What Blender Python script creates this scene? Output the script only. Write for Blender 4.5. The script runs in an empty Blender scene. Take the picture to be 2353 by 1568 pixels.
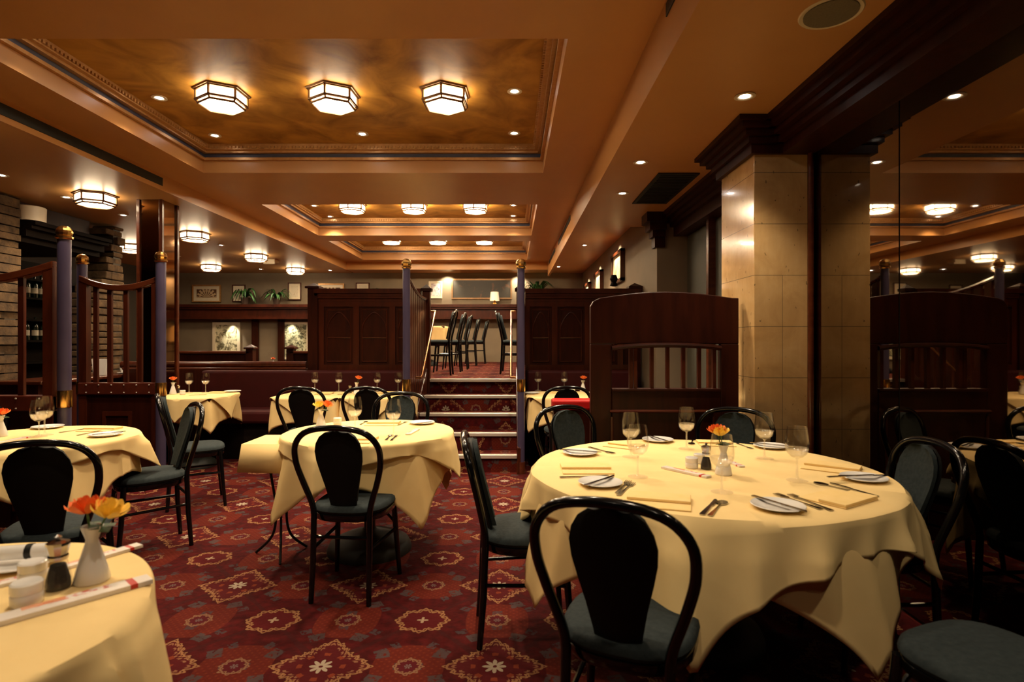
import bpy, bmesh, math, random
from mathutils import Vector, Matrix
random.seed(7)
PI = math.pi
sc = bpy.context.scene
COL = sc.collection
F, CX, CY, H = 1307.0, 1177.0, 784.0, 1.32   # focal length in px of the 2353x1568 frame, principal point, eye height

def pz(u, v, z):            # point of the horizontal plane z
    Y = F * (H - z) / (v - CY)
    return (u - CX) / F * Y, Y
def py(u, v, Y):            # point of the vertical plane Y
    return (u - CX) / F * Y, H - (v - CY) * Y / F

# ------------------------------------------------------------------ materials
MATS = {}
class E:
    """tiny wrapper that turns arithmetic into math nodes"""
    def __init__(s, nt, sock): s.nt, s.k = nt, sock
    def op(s, o, *a):
        n = s.nt.nodes.new('ShaderNodeMath'); n.operation = o
        for i, x in enumerate((s,) + a):
            if isinstance(x, E): s.nt.links.new(x.k, n.inputs[i])
            else: n.inputs[i].default_value = x
        return E(s.nt, n.outputs[0])
    def __add__(s, b): return s.op('ADD', b)
    __radd__ = __add__
    def __sub__(s, b): return s.op('SUBTRACT', b)
    def __mul__(s, b): return s.op('MULTIPLY', b)
    __rmul__ = __mul__
    def __truediv__(s, b): return s.op('DIVIDE', b)
    def abs(s): return s.op('ABSOLUTE')
    def cos(s): return s.op('COSINE')
    def sin(s): return s.op('SINE')
    def fract(s): return s.op('FRACT')
    def floor(s): return s.op('FLOOR')
    def lt(s, b): return s.op('LESS_THAN', b)
    def gt(s, b): return s.op('GREATER_THAN', b)
    def max(s, b): return s.op('MAXIMUM', b)
    def min(s, b): return s.op('MINIMUM', b)
    def pow(s, b): return s.op('POWER', b)

def newmat(name):
    m = bpy.data.materials.new(name); m.use_nodes = True
    nt = m.node_tree; b = nt.nodes['Principled BSDF']
    return m, nt, b
def rgb(c): return (c[0], c[1], c[2], 1)
def coords(nt, kind='Object', scale=None):
    t = nt.nodes.new('ShaderNodeTexCoord')
    if scale is None: return t.outputs[kind]
    mp = nt.nodes.new('ShaderNodeMapping'); mp.inputs['Scale'].default_value = scale
    nt.links.new(t.outputs[kind], mp.inputs[0]); return mp.outputs[0]
def noise(nt, vec, scale, detail=4, rough=.5, dist=0):
    n = nt.nodes.new('ShaderNodeTexNoise'); n.inputs['Scale'].default_value = scale
    n.inputs['Detail'].default_value = detail; n.inputs['Roughness'].default_value = rough
    n.inputs['Distortion'].default_value = dist
    nt.links.new(vec, n.inputs['Vector']); return n.outputs[0]
def ramp(nt, fac, stops):
    r = nt.nodes.new('ShaderNodeValToRGB')
    while len(r.color_ramp.elements) < len(stops): r.color_ramp.elements.new(.5)
    for e, (p, c) in zip(r.color_ramp.elements, stops): e.position = p; e.color = rgb(c)
    nt.links.new(fac, r.inputs[0]); return r.outputs[0]
def bump(nt, b, h, strength=.3, dist=.01):
    n = nt.nodes.new('ShaderNodeBump'); n.inputs['Strength'].default_value = strength
    n.inputs['Distance'].default_value = dist
    nt.links.new(h, n.inputs['Height']); nt.links.new(n.outputs[0], b.inputs['Normal'])
def mix(nt, fac, a, b):
    n = nt.nodes.new('ShaderNodeMix'); n.data_type = 'RGBA'
    if isinstance(fac, E): fac = fac.k
    nt.links.new(fac, n.inputs[0])
    for i, x in ((6, a), (7, b)):
        if isinstance(x, tuple): n.inputs[i].default_value = rgb(x)
        else: nt.links.new(x, n.inputs[i])
    return n.outputs[2]

def mat_noise(name, c1, c2, scale=8, rough=.5, metal=0, coat=0, stretch=(1, 1, 1), bmp=0, detail=4, dist=0, spec=.5, bscale=None):
    m, nt, b = newmat(name)
    v = coords(nt, 'Object', stretch)
    f = noise(nt, v, scale, detail, .55, dist)
    nt.links.new(ramp(nt, f, [(.3, c1), (.7, c2)]), b.inputs['Base Color'])
    b.inputs['Roughness'].default_value = rough; b.inputs['Metallic'].default_value = metal
    b.inputs['Coat Weight'].default_value = coat; b.inputs['Coat Roughness'].default_value = .08
    b.inputs['Specular IOR Level'].default_value = spec
    if bmp: bump(nt, b, noise(nt, v, bscale or scale, 3), bmp)
    MATS[name] = m; return m

mat_noise('peach_paint', (.50, .24, .078), (.54, .265, .09), 2.2, .36, bmp=.03, spec=.5)
mat_noise('peach_paint_side', (.52, .27, .09), (.56, .295, .105), 2.0, .4, spec=.5)
mat_noise('gold_leaf', (.20, .075, .010), (.60, .30, .055), 2.4, .5, detail=9, dist=1.0, bmp=.1, spec=.25)
mat_noise('gold_trim', (.42, .20, .06), (.52, .28, .10), 30, .35, metal=.35, bmp=.2)
mat_noise('blue_trim', (.035, .035, .06), (.05, .05, .085), 10, .5)
mat_noise('mahogany', (.034, .0065, .0025), (.072, .014, .005), 3, .3, spec=.3, coat=.15, stretch=(6, 6, .8), detail=6, dist=.6)
mat_noise('mahogany_dark', (.018, .0032, .0012), (.036, .0066, .0022), 3, .42, spec=.15, coat=.05, stretch=(6, 6, .8), detail=6, dist=.6)
mat_noise('mahogany_red', (.060, .012, .0045), (.105, .024, .008), 3, .25, coat=.5, stretch=(1, 6, 6), detail=6, dist=.6)
mat_noise('black_wood', (.004, .0022, .0014), (.008, .0042, .0025), 4, .75, spec=.08)
mat_noise('black_lacquer', (.0025, .0027, .003), (.004, .004, .0045), 5, .16, coat=.25, spec=.3)
mat_noise('green_upholstery', (.017, .024, .026), (.027, .036, .038), 60, .85, bmp=.15, spec=.2)
mat_noise('black_shell', (.003, .003, .003), (.004, .004, .004), 20, .6, spec=.2)
mat_noise('cream_cloth', (.80, .57, .25), (.86, .63, .29), 5, .85, bmp=.12, spec=.15, bscale=9)
mat_noise('cream_overlay', (.82, .60, .27), (.88, .66, .31), 5, .85, bmp=.12, spec=.15, bscale=7)
mat_noise('napkin', (.86, .62, .25), (.90, .66, .30), 20, .85, bmp=.1, spec=.15)
mat_noise('ceramic', (.80, .78, .74), (.84, .82, .78), 4, .15, coat=.4)
mat_noise('steel', (.40, .38, .35), (.46, .44, .41), 6, .14, metal=1)
mat_noise('brass', (.70, .42, .12), (.82, .52, .18), 5, .2, metal=1)
mat_noise('copper', (.34, .15, .06), (.42, .20, .08), 5, .25, metal=1)
mat_noise('bronze', (.20, .11, .05), (.28, .16, .08), 8, .4, metal=.7)
mat_noise('purple_post', (.045, .034, .07), (.055, .043, .085), 6, .35, coat=.3)
mat_noise('red_leather', (.028, .0012, .0012), (.040, .0018, .0018), 7, .7, spec=.2, bmp=.08)
mat_noise('bright_red', (.42, .005, .004), (.48, .008, .006), 9, .4)
mat_noise('studded_leather', (.06, .010, .005), (.09, .016, .007), 12, .35, coat=.3)
mat_noise('taupe_wall', (.17, .125, .078), (.20, .148, .092), 3, .7)
mat_noise('dark_wall', (.030, .022, .014), (.040, .030, .019), 3, .6)
mat_noise('green_wall', (.055, .052, .036), (.065, .06, .042), 3, .6)
mat_noise('grille_black', (.006, .007, .005), (.010, .011, .008), 9, .6)
mat_noise('aluminium', (.62, .57, .50), (.74, .68, .60), 4, .35, metal=.55, stretch=(.5, 8, 8))
mat_noise('iron', (.010, .010, .010), (.018, .017, .016), 10, .45, metal=.5)
mat_noise('leaf', (.012, .05, .010), (.03, .10, .02), 6, .5)
mat_noise('stem_green', (.05, .14, .03), (.09, .22, .05), 10, .5)
mat_noise('rose_orange', (.90, .16, .025), (1.0, .28, .06), 14, .6)
mat_noise('rose_yellow', (.95, .60, .06), (1.0, .72, .14), 14, .6)
mat_noise('terracotta', (.05, .03, .022), (.08, .045, .03), 6, .7)
mat_noise('pepper', (.010, .007, .005), (.03, .02, .012), 160, .7)
mat_noise('cream_paint', (.66, .56, .40), (.72, .62, .45), 5, .5)
mat_noise('cork_label', (.60, .53, .40), (.7, .62, .48), 12, .6)
mat_noise('bottle_glass', (.006, .012, .008), (.010, .018, .012), 5, .08, coat=.5)
mat_noise('speaker_grille', (.13, .11, .07), (.17, .14, .09), 120, .7)
mat_noise('mirror_dark', (.27, .225, .175), (.28, .235, .18), 1, .02, metal=1)
mat_noise('mirror_bronze', (.30, .18, .09), (.33, .20, .10), 1, .06, metal=1)

def mat_emit(name, col, s):
    m, nt, b = newmat(name)
    b.inputs['Base Color'].default_value = rgb(col)
    b.inputs['Emission Color'].default_value = rgb(col); b.inputs['Emission Strength'].default_value = s
    MATS[name] = m
mat_emit('lamp_glass', (1, .78, .50), 62)
mat_emit('lamp_glass_side', (1, .78, .50), 20)
mat_emit('lamp_glass_far', (1, .78, .50), 210)
mat_emit('lamp_glass_side_far', (1, .78, .50), 60)
mat_emit('bulb', (1, .93, .86), 60)
mat_emit('shade_glow', (1, .85, .55), .5)

def mat_glass():
    m, nt, b = newmat('clear_glass'); nt.nodes.remove(b)
    out = nt.nodes['Material Output']
    tr = nt.nodes.new('ShaderNodeBsdfTransparent'); tr.inputs[0].default_value = (.985, .985, .98, 1)
    rf = nt.nodes.new('ShaderNodeBsdfGlass'); rf.inputs['IOR'].default_value = 1.45; rf.inputs['Roughness'].default_value = 0
    m0 = nt.nodes.new('ShaderNodeMixShader'); m0.inputs[0].default_value = .0
    gl = nt.nodes.new('ShaderNodeBsdfGlossy'); gl.inputs['Roughness'].default_value = .03
    lw = nt.nodes.new('ShaderNodeLayerWeight'); lw.inputs[0].default_value = .42
    mx = nt.nodes.new('ShaderNodeMixShader')
    e = E(nt, lw.outputs['Facing']).pow(2.6) * .55 + .04
    nt.links.new(tr.outputs[0], m0.inputs[1]); nt.links.new(rf.outputs[0], m0.inputs[2]); nt.links.new(e.k, mx.inputs[0]); nt.links.new(m0.outputs[0], mx.inputs[1]); nt.links.new(gl.outputs[0], mx.inputs[2])
    nt.links.new(mx.outputs[0], out.inputs[0]); MATS['clear_glass'] = m
    m, nt, b = newmat('thick_glass'); nt.nodes.remove(b); out = nt.nodes['Material Output']
    tr = nt.nodes.new('ShaderNodeBsdfTransparent'); df = nt.nodes.new('ShaderNodeBsdfDiffuse'); df.inputs[0].default_value = (.85, .78, .62, 1)  # cream diffuse and translucent stand in for cloth light refracted by the glass
    tl = nt.nodes.new('ShaderNodeBsdfTranslucent'); tl.inputs[0].default_value = (.85, .78, .62, 1)
    gl = nt.nodes.new('ShaderNodeBsdfGlossy'); gl.inputs['Roughness'].default_value = .05
    a = nt.nodes.new('ShaderNodeAddShader'); m1 = nt.nodes.new('ShaderNodeMixShader'); m1.inputs[0].default_value = .10
    m2 = nt.nodes.new('ShaderNodeMixShader'); m2.inputs[0].default_value = .14
    nt.links.new(df.outputs[0], a.inputs[0]); nt.links.new(tl.outputs[0], a.inputs[1])
    nt.links.new(tr.outputs[0], m1.inputs[1]); nt.links.new(a.outputs[0], m1.inputs[2])
    nt.links.new(m1.outputs[0], m2.inputs[1]); nt.links.new(gl.outputs[0], m2.inputs[2])
    nt.links.new(m2.outputs[0], out.inputs[0]); MATS['thick_glass'] = m
mat_glass()

def mat_marble():
    m, nt, b = newmat('marble')
    v = coords(nt, 'Object'); s = nt.nodes.new('ShaderNodeSeparateXYZ'); nt.links.new(v, s.inputs[0])
    x, y, z = (E(nt, s.outputs[i]) for i in range(3))
    n = noise(nt, v, 3.2, 8, .6, .8)
    n2 = noise(nt, coords(nt, 'Object', (9, 9, 1.6)), 4, 5, .6)
    base = mix(nt, E(nt, n2) * .55, ramp(nt, n, [(.25, (.44, .25, .10)), (.5, (.64, .41, .18)), (.72, (.72, .49, .24))]), (.42, .25, .10))
    pits = E(nt, noise(nt, coords(nt, 'Object', (14, 14, 7)), 3, 2)).gt(.715)
    base = mix(nt, pits * .75, base, (.12, .08, .045))
    hz = ((z + .215) / .325).fract()
    j = hz.lt(.010)
    j = j.max((x - 1.712).abs().lt(.0016) * z.lt(1.735) * .8)
    base = mix(nt, j, base, (.14, .10, .06))
    nt.links.new(base, b.inputs['Base Color'])
    b.inputs['Roughness'].default_value = .16; b.inputs['Coat Weight'].default_value = .45
    b.inputs['Coat Roughness'].default_value = .03
    MATS['marble'] = m
mat_marble()

def mat_stone():
    m, nt, b = newmat('rough_stone')
    v = coords(nt, 'Object')
    n = noise(nt, v, 9, 5, .6)
    c = ramp(nt, n, [(.3, (.035, .018, .006)), (.7, (.13, .072, .027))])
    nt.links.new(c, b.inputs['Base Color']); b.inputs['Roughness'].default_value = .9
    bump(nt, b, n, .8, .02); MATS['rough_stone'] = m
mat_stone()

def mat_packet():
    m, nt, b = newmat('packet_print')
    v = coords(nt, 'Object'); s = nt.nodes.new('ShaderNodeSeparateXYZ'); nt.links.new(v, s.inputs[0])
    x, y = E(nt, s.outputs[0]), E(nt, s.outputs[1])
    n = E(nt, noise(nt, coords(nt, 'Object', (60, 160, 1)), 1.2, 2)).gt(.52)
    band = x.abs().lt(.055) * y.gt(.002)
    red = (band * n).max((x - .085).abs().lt(.006))
    c = mix(nt, red, (.80, .73, .66), (.55, .03, .02))
    c = mix(nt, (x + .04).abs().lt(.03) * y.gt(.004) * .8, c, (.80, .30, .12))
    nt.links.new(c, b.inputs['Base Color']); b.inputs['Roughness'].default_value = .35
    MATS['packet_print'] = m
mat_packet()

def mat_painting(name, bg, fg, scale, thr=.5, arch=False):
    m, nt, b = newmat(name)
    v = coords(nt, 'Object'); n = noise(nt, v, scale, 5, .6, 1.0)
    c = ramp(nt, n, [(thr - .08, bg), (thr + .08, fg)])
    if arch:
        s = nt.nodes.new('ShaderNodeSeparateXYZ'); nt.links.new(v, s.inputs[0])
        x, z = E(nt, s.outputs[0]), E(nt, s.outputs[2])
        r = (x * x + (z + .09) * (z + .09)).pow(.5)
        th = ((z + .09).op('ARCTAN2', x) * 16).cos()
        a = r.lt(.22) * (z + .09).gt(0)
        c = mix(nt, a * (th.gt(-.2)).max((r - .15).abs().lt(.012)), bg, fg)
    nt.links.new(c, b.inputs['Base Color']); b.inputs['Roughness'].default_value = .5
    MATS[name] = m
mat_painting('arch_print', (.10, .04, .015), (.58, .42, .24), 8, arch=True)
mat_painting('botanic_print', (.60, .52, .38), (.35, .22, .12), 14, .62)
mat_painting('tree_print', (.10, .08, .04), (.62, .55, .36), 9, .47)
mat_painting('wood_print', (.06, .06, .03), (.50, .47, .30), 16, .5)
mat_painting('still_life', (.022, .016, .009), (.12, .04, .015), 6, .66)
mat_painting('rosette_print', (.55, .50, .48), (.22, .10, .14), 22, .55)
mat_painting('tapestry_print', (.50, .36, .18), (.80, .66, .42), 7, .5)

def mat_carpet():
    m, nt, b = newmat('patterned_carpet')
    v = coords(nt, 'Object')
    w = nt.nodes.new('ShaderNodeSeparateXYZ'); nt.links.new(v, w.inputs[0])
    X, Y = E(nt, w.outputs[0]), E(nt, w.outputs[1]) - E(nt, w.outputs[2])
    LX, LY = .705, .765
    U, V = (X + .07) / LX, (Y - 2.306) / LY
    def local(ou, ov):
        dx = ((U + (.5 - ou)).fract() - .5) * LX
        dy = ((V + (.5 - ov)).fract() - .5) * LY
        return dx, dy, (dx * dx + dy * dy).pow(.5), dy.op('ARCTAN2', dx)
    n_f = E(nt, noise(nt, v, 55, 3)); n_l = E(nt, noise(nt, v, 3, 3)); n_m = E(nt, noise(nt, v, 22, 2))
    j = (n_f - .5) * .018
    dx, dy, r, t = local(0, 0)
    r = r + j
    base = ramp(nt, n_m.k, [(.35, (.040, .003, .003)), (.65, (.078, .005, .005))])
    # alternating darker patches and fine orange speckle
    chk = ((U * 2 * PI).cos() * (V * 2 * PI).cos())
    spk = ((X * 190).sin() * (Y * 190).sin()).gt(.55)
    base = mix(nt, chk.lt(-.25) * .8, base, (.115, .014, .007))
    base = mix(nt, chk.lt(-.25) * spk * .7, base, (.15, .022, .009))
    # honeycomb lines
    hexl = ((U * PI).cos().abs() - (V * PI).cos().abs()).abs().lt(.05)
    base = mix(nt, hexl * .7, base, (.040, .006, .006))
    # blue grey florets round the star
    t4 = (t * 8 + .0).cos()
    fl = ((r - .245).abs().lt(.030)) * t4.lt(-.45) * (n_f.gt(.42))
    base = mix(nt, fl * .8, base, (.062, .050, .050))
    fl2 = ((r - .315).abs().lt(.020)) * (t * 12).cos().gt(.6) * n_f.gt(.45)
    base = mix(nt, fl2 * .75, base, (.055, .044, .048))
    # big star
    R = (t * 4).cos() * .022 + .150 + (t * 24).cos() * .007 + (t * 4).cos().max(0.).pow(6.) * .022
    base = mix(nt, (r - R).lt(0.), base, (.075, .006, .007))
    wv = (t * 28).cos() * .0085
    ol = (r - R - wv).abs().lt(.0052).max((r - R + wv).abs().lt(.0052))
    cream = (.29, .135, .058)
    base = mix(nt, ol, base, cream)
    base = mix(nt, (r - R + .030).abs().lt(.006) * (t * 24).cos().gt(0.), base, (.24, .10, .05))
    base = mix(nt, (r - .088).abs().lt(.010) * (t * 8).cos().gt(.35), base, (.20, .035, .014))
    fr = (t * 4).cos().abs() * .030 + .018
    base = mix(nt, (r - fr).lt(0.) * r.gt(.008), base, (.40, .31, .22))
    # medium medallions
    dx, dy, r, t = local(.5, .5)
    r = r + j
    R = (t * 8).cos() * .009 + (t * 2).cos() * .006 + .103
    base = mix(nt, (r - R).lt(0.), base, (.085, .006, .007))
    wv = (t * 12).cos() * .0100
    base = mix(nt, (r - R - wv).abs().lt(.0058).max((r - R + wv).abs().lt(.0058)), base, (.29, .135, .058))
    base = mix(nt, (r - ((t * 4).cos() * .010 + .018)).lt(0.), base, (.40, .27, .17))
    # small roundels
    for ou, ov in ((.5, 0), (0, .5)):
        dx, dy, r, t = local(ou, ov)
        r = r + j
        R = (t * 8).cos() * .004 + .050
        base = mix(nt, (r - R).lt(0.), base, (.080, .007, .010))
        wv = (t * 8).cos() * .0065
        base = mix(nt, (r - R - wv).abs().lt(.0042).max((r - R + wv).abs().lt(.0042)), base, (.22, .105, .055))
        base = mix(nt, (r - .016).lt(0.) * (t * 6).cos().gt(-.2), base, (.16, .11, .10))
    base = mix(nt, n_l * .62, base, (.018, .002, .002))
    nt.links.new(base, b.inputs['Base Color'])
    b.inputs['Roughness'].default_value = .95; b.inputs['Specular IOR Level'].default_value = .1
    bump(nt, b, n_f.k, .5, .004)
    MATS['patterned_carpet'] = m
mat_carpet()

# ------------------------------------------------------------------ mesh builder
class MB:
    def __init__(s): s.v, s.f = [], []
    def add(s, vs, fs):
        o = len(s.v); s.v += [tuple(p) for p in vs]; s.f += [tuple(i + o for i in f) for f in fs]; return s
    def box(s, x0, x1, y0, y1, z0, z1):
        return s.add([(x0,y0,z0),(x1,y0,z0),(x1,y1,z0),(x0,y1,z0),(x0,y0,z1),(x1,y0,z1),(x1,y1,z1),(x0,y1,z1)],
                     [(0,3,2,1),(4,5,6,7),(0,1,5,4),(1,2,6,5),(2,3,7,6),(3,0,4,7)])
    def quad(s, *p): return s.add(p, [tuple(range(len(p)))])
    def tube(s, pts, r, n=10, closed=False, smooth=1):
        P = [Vector(p) for p in pts]
        if smooth > 1: P = crom(P, smooth, closed)
        m = len(P); rs = r if isinstance(r, (list, tuple)) else [r] * m
        if len(rs) != m: rs = [rs[0] + (rs[-1] - rs[0]) * i / (m - 1) for i in range(m)]
        vs, fs = [], []; up = None
        for i in range(m):
            a = P[(i - 1) % m] if (closed or i) else P[i]; c = P[(i + 1) % m] if (closed or i < m - 1) else P[i]
            d = (c - a).normalized()
            if up is None: up = d.orthogonal().normalized()
            up = (up - d * up.dot(d)).normalized(); q = d.cross(up)
            for k in range(n):
                t = 2 * PI * k / n; vs.append(P[i] + (up * math.cos(t) + q * math.sin(t)) * rs[i])
        for i in range(m if closed else m - 1):
            for k in range(n):
                a, b2 = i * n + k, i * n + (k + 1) % n; j = (i + 1) % m
                fs.append((a, b2, j * n + (k + 1) % n, j * n + k))
        if not closed: fs += [tuple(range(n))[::-1], tuple((m - 1) * n + k for k in range(n))]
        return s.add(vs, fs)
    def lathe(s, prof, cx=0, cy=0, n=24, cap=True):
        vs, fs = [], []
        for r, z in prof:
            for k in range(n): t = 2 * PI * k / n; vs.append((cx + r * math.cos(t), cy + r * math.sin(t), z))
        for i in range(len(prof) - 1):
            for k in range(n): fs.append((i*n+k, i*n+(k+1) % n, (i+1)*n+(k+1) % n, (i+1)*n+k))
        if cap: fs += [tuple(range(n))[::-1], tuple((len(prof)-1)*n+k for k in range(n))]
        return s.add(vs, fs)
    def prism(s, poly, axis, a0, a1):    # polygon in the two other axes, extruded along axis
        def P(p, a): return {'x': (a, p[0], p[1]), 'y': (p[0], a, p[1]), 'z': (p[0], p[1], a)}[axis]
        n = len(poly)
        return s.add([P(p, a0) for p in poly] + [P(p, a1) for p in poly],
                     [tuple(range(n)), tuple(range(2*n-1, n-1, -1))] + [(i, (i+1) % n, n+(i+1) % n, n+i) for i in range(n)])
    def xf(s, M): s.v = [tuple(M @ Vector(p)) for p in s.v]; return s
    def build(s, name, mat, parent=None, smooth=False, bevel=0, loc=None):
        me = bpy.data.meshes.new(name); me.from_pydata(s.v, [], s.f); me.validate()
        bm = bmesh.new(); bm.from_mesh(me); bmesh.ops.recalc_face_normals(bm, faces=bm.faces)
        if smooth:
            for f in bm.faces: f.smooth = True
            for e in bm.edges:
                if len(e.link_faces) == 2 and e.calc_face_angle(0) > .75: e.smooth = False
        bm.to_mesh(me); bm.free()
        me.materials.append(MATS[mat])
        o = bpy.data.objects.new(name, me); COL.objects.link(o)
        if parent: o.parent = parent
        if loc: o.location = loc
        if bevel:
            b = o.modifiers.new('bevel', 'BEVEL'); b.width = bevel; b.segments = 2; b.limit_method = 'ANGLE'
        return o
def crom(P, k, closed=False):
    out = []; n = len(P); rng = n if closed else n - 1
    for i in range(rng):
        g = (lambda q: P[q % n]) if closed else (lambda q: P[min(max(q, 0), n - 1)])
        a, b, c, d = g(i - 1), g(i), g(i + 1), g(i + 2)
        for q in range(k):
            t = q / k
            out.append(.5 * ((2*b) + (c-a)*t + (2*a-5*b+4*c-d)*t*t + (3*b-a-3*c+d)*t**3))
    if not closed: out.append(P[-1])
    return out
def tag(o, label, cat, group=None, kind=None):
    o['label'] = label; o['category'] = cat
    if group: o['group'] = group
    if kind: o['kind'] = kind
    return o
def struct(o, label=None):
    o['kind'] = 'structure'; o['category'] = o.name.split('_')[0]
    if label: o['label'] = label
    return o
def empty(name, loc=(0,0,0), rz=0):
    o = bpy.data.objects.new(name, None); COL.objects.link(o); o.location = loc; o.rotation_euler = (0, 0, rz)
    o.empty_display_size = .05; return o
KIDS = {}
def kids(o): return [c for c in bpy.data.objects if c.parent == o]
def copy_tree(o, parent=None, memo=None):
    c = o.copy(); COL.objects.link(c); c.parent = parent
    if o.name not in KIDS: KIDS[o.name] = kids(o)
    for ch in KIDS[o.name]: copy_tree(ch, c)
    return c
class Proto:
    """first placement moves the prototype itself, the next ones are copies of it and its parts"""
    def __init__(s, root): s.root, s.used = root, False
    def put(s, loc, rz=0, label=None, cat=None, group=None, scale=1):
        o = copy_tree(s.root) if s.used else s.root
        s.used = True; o.location = loc; o.rotation_euler = (0, 0, rz)
        if scale != 1: o.scale = (scale,) * 3
        if label: tag(o, label, cat or s.root['category'], group)
        return o

# ------------------------------------------------------------------ room shell
ZM, ZL, ZR = 3.0, 2.84, 2.70
XL, XB, XM = -3.53, .76, 1.90
YB = 12.7
struct(MB().box(-7.6, 2.2, -2.2, YB + .1, -.06, 0).build('floor', 'patterned_carpet'), 'deep red carpet woven with cream medallions')
trays = [(-3.08, .31, 3.16, 5.68), (-3.08, .31, 7.0, 9.05), (-3.12, .31, 9.55, 11.75)]
c = MB()
ys = [-2.2]
for t in trays: ys += [t[2], t[3]]
ys += [12.1]
c.box(XL, trays[0][0], -2.2, 12.1, ZM, ZM + .06); c.box(.31, XB, -2.2, 12.1, ZM, ZM + .06)
for i in range(0, len(ys) - 1, 2): c.box(trays[0][0], .31, ys[i], ys[i + 1], ZM, ZM + .06)
# side faces and lower ceilings
c.box(XL - .04, XL, -2.2, 12.1, ZL, ZM + .06)
c.box(XB, XB + .04, -2.2, 12.1, ZR, ZM + .06)
c.box(XL, XB, 12.1, 12.14, ZL, ZM + .06)
c.box(XL, XB + .04, 12.14, YB, ZL, ZL + .05)
c.box(XB + .04, 2.2, -2.2, 6.86, ZR, ZR + .05)
c.box(XB + .04, 2.2, 6.86, YB, ZL, ZL + .05)
c.box(XB + .04, 2.2, 6.86, 6.88, ZR, ZL)
struct(c.build('ceiling', 'peach_paint'), 'dropped peach painted ceiling with three recessed trays')
struct(MB().box(-7.6, XL - .04, -2.2, YB, ZL, ZL + .05).build('ceiling_side', 'peach_paint_side'), 'lower ceiling over the bar side')
for i, (x0, x1, y0, y1) in enumerate(trays):
    def ring(name, mat, d0, d1, z0, z1, m=None):
        b = MB()
        b.box(x0 + d0, x1 - d0, y0 + d0, y0 + d1, z0, z1); b.box(x0 + d0, x1 - d0, y1 - d1, y1 - d0, z0, z1)
        b.box(x0 + d0, x0 + d1, y0 + d1, y1 - d1, z0, z1); b.box(x1 - d1, x1 - d0, y0 + d1, y1 - d1, z0, z1)
        return b.build(name, mat)
    base = MB().box(x0 - .05, x1 + .05, y0 - .05, y1 + .05, ZM + .26, ZM + .30).build('ceiling_tray', 'gold_leaf')
    struct(base, 'mottled gold panel of recessed ceiling tray %s' % ('nearest the camera', 'in the middle', 'furthest back')[i])
    f = ring('fascia', 'peach_paint', -.04, 0, ZM + .06, ZM + .12)
    k1 = ring('gold_bead', 'gold_trim', -.04, .03, ZM + .12, ZM + .145)
    k2 = ring('blue_band', 'blue_trim', -.04, .012, ZM + .145, ZM + .185)
    k3 = ring('gold_cornice', 'gold_trim', -.04, .055, ZM + .185, ZM + .205)
    k4 = ring('rope_moulding', 'gold_trim', -.04, .09, ZM + .205, ZM + .26)
    # dentils under the cornice
    dn = MB(); s_ = .035
    n = int((x1 - x0 - .2) / s_)
    for q in range(n):
        xa = x0 + .1 + q * s_
        dn.box(xa, xa + .018, y1 - .105, y1 - .09, ZM + .215, ZM + .235)
    n = int((y1 - y0 - .2) / s_)
    for q in range(n):
        ya = y0 + .1 + q * s_
        dn.box(x0 + .09, x0 + .105, ya, ya + .018, ZM + .215, ZM + .235)
        dn.box(x1 - .105, x1 - .09, ya, ya + .018, ZM + .215, ZM + .235)
    d = dn.build('dentil_row', 'gold_trim')
    for k in (f, k1, k2, k3, k4, d): k.parent = base
# air grilles
def slot(name, label, b):
    o = b.build(name, 'grille_black'); tag(o, label, 'vent'); return o
slot('air_grille', 'long black air slot along the left ceiling step', MB().box(XL, XL + .006, -1.5, 5.74, 2.885, 2.965))
slot('air_grille', 'black air slot in the beam face above the camera right', MB().box(XB - .006, XB, -1.5, 2.79, 2.91, 2.975))
slot('air_grille', 'thin black air slot in the beam face left of the square vent', MB().box(XB - .006, XB, 7.4, 9.3, 2.89, 2.96))
slot('air_grille', 'shorter far air slot in the beam face near the back wall', MB().box(XB - .006, XB, 10.0, 11.7, 2.89, 2.96))
o = MB().box(1.20, 1.54, 4.66, 5.68, ZR - .012, ZR - .001)
for q in range(20): o.box(1.23, 1.51, 4.70 + q * .048, 4.715 + q * .048, ZR - .018, ZR - .012)
slot('square_vent', 'large black rectangular vent in the right ceiling', o)
# walls
struct(MB().box(-7.6, 2.2, YB, YB + .1, 0, 3.1).build('wall_back', 'taupe_wall'), 'taupe back wall with pictures')
struct(MB().box(-7.7, -7.6, -2.2, YB, 0, 3.1).build('wall_left', 'dark_wall'), 'dark left wall behind the bar')
struct(MB().box(-7.6, 2.2, -2.3, -2.2, 0, 3.1).build('wall_front', 'dark_wall'), 'dark wall behind the camera')
struct(MB().box(XM + .012, 2.2, -2.2, 6.2, 0, ZR).build('wall_right', 'dark_wall'), 'dark right wall that carries the mirrors')
w = MB().box(1.58, 2.2, 6.2, YB, 0, ZL)
struct(w.build('wall_gallery', 'taupe_wall'), 'taupe side wall of the raised level with lit frames')
# mirrors on the right wall
for (a, b_, lab) in ((-1.2, .55, 'dark mirror panel beside the camera, nearest of the wall mirrors'),
                     (.56, 2.785, 'large dark mirror panel behind the big round table'),
                     (2.795, 3.598, 'narrow dark mirror panel next to the marble column')):
    tag(MB().box(XM, XM + .008, a, b_, .02, 2.5).build('wall_mirror', 'mirror_dark'), lab, 'mirror')
tag(MB().box(XM - .002, XM + .004, 4.2, 6.15, .5, 2.45).build('wall_panel', 'green_wall'), 'dark green wall panel between marble column and gallery wall', 'panel')
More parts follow.
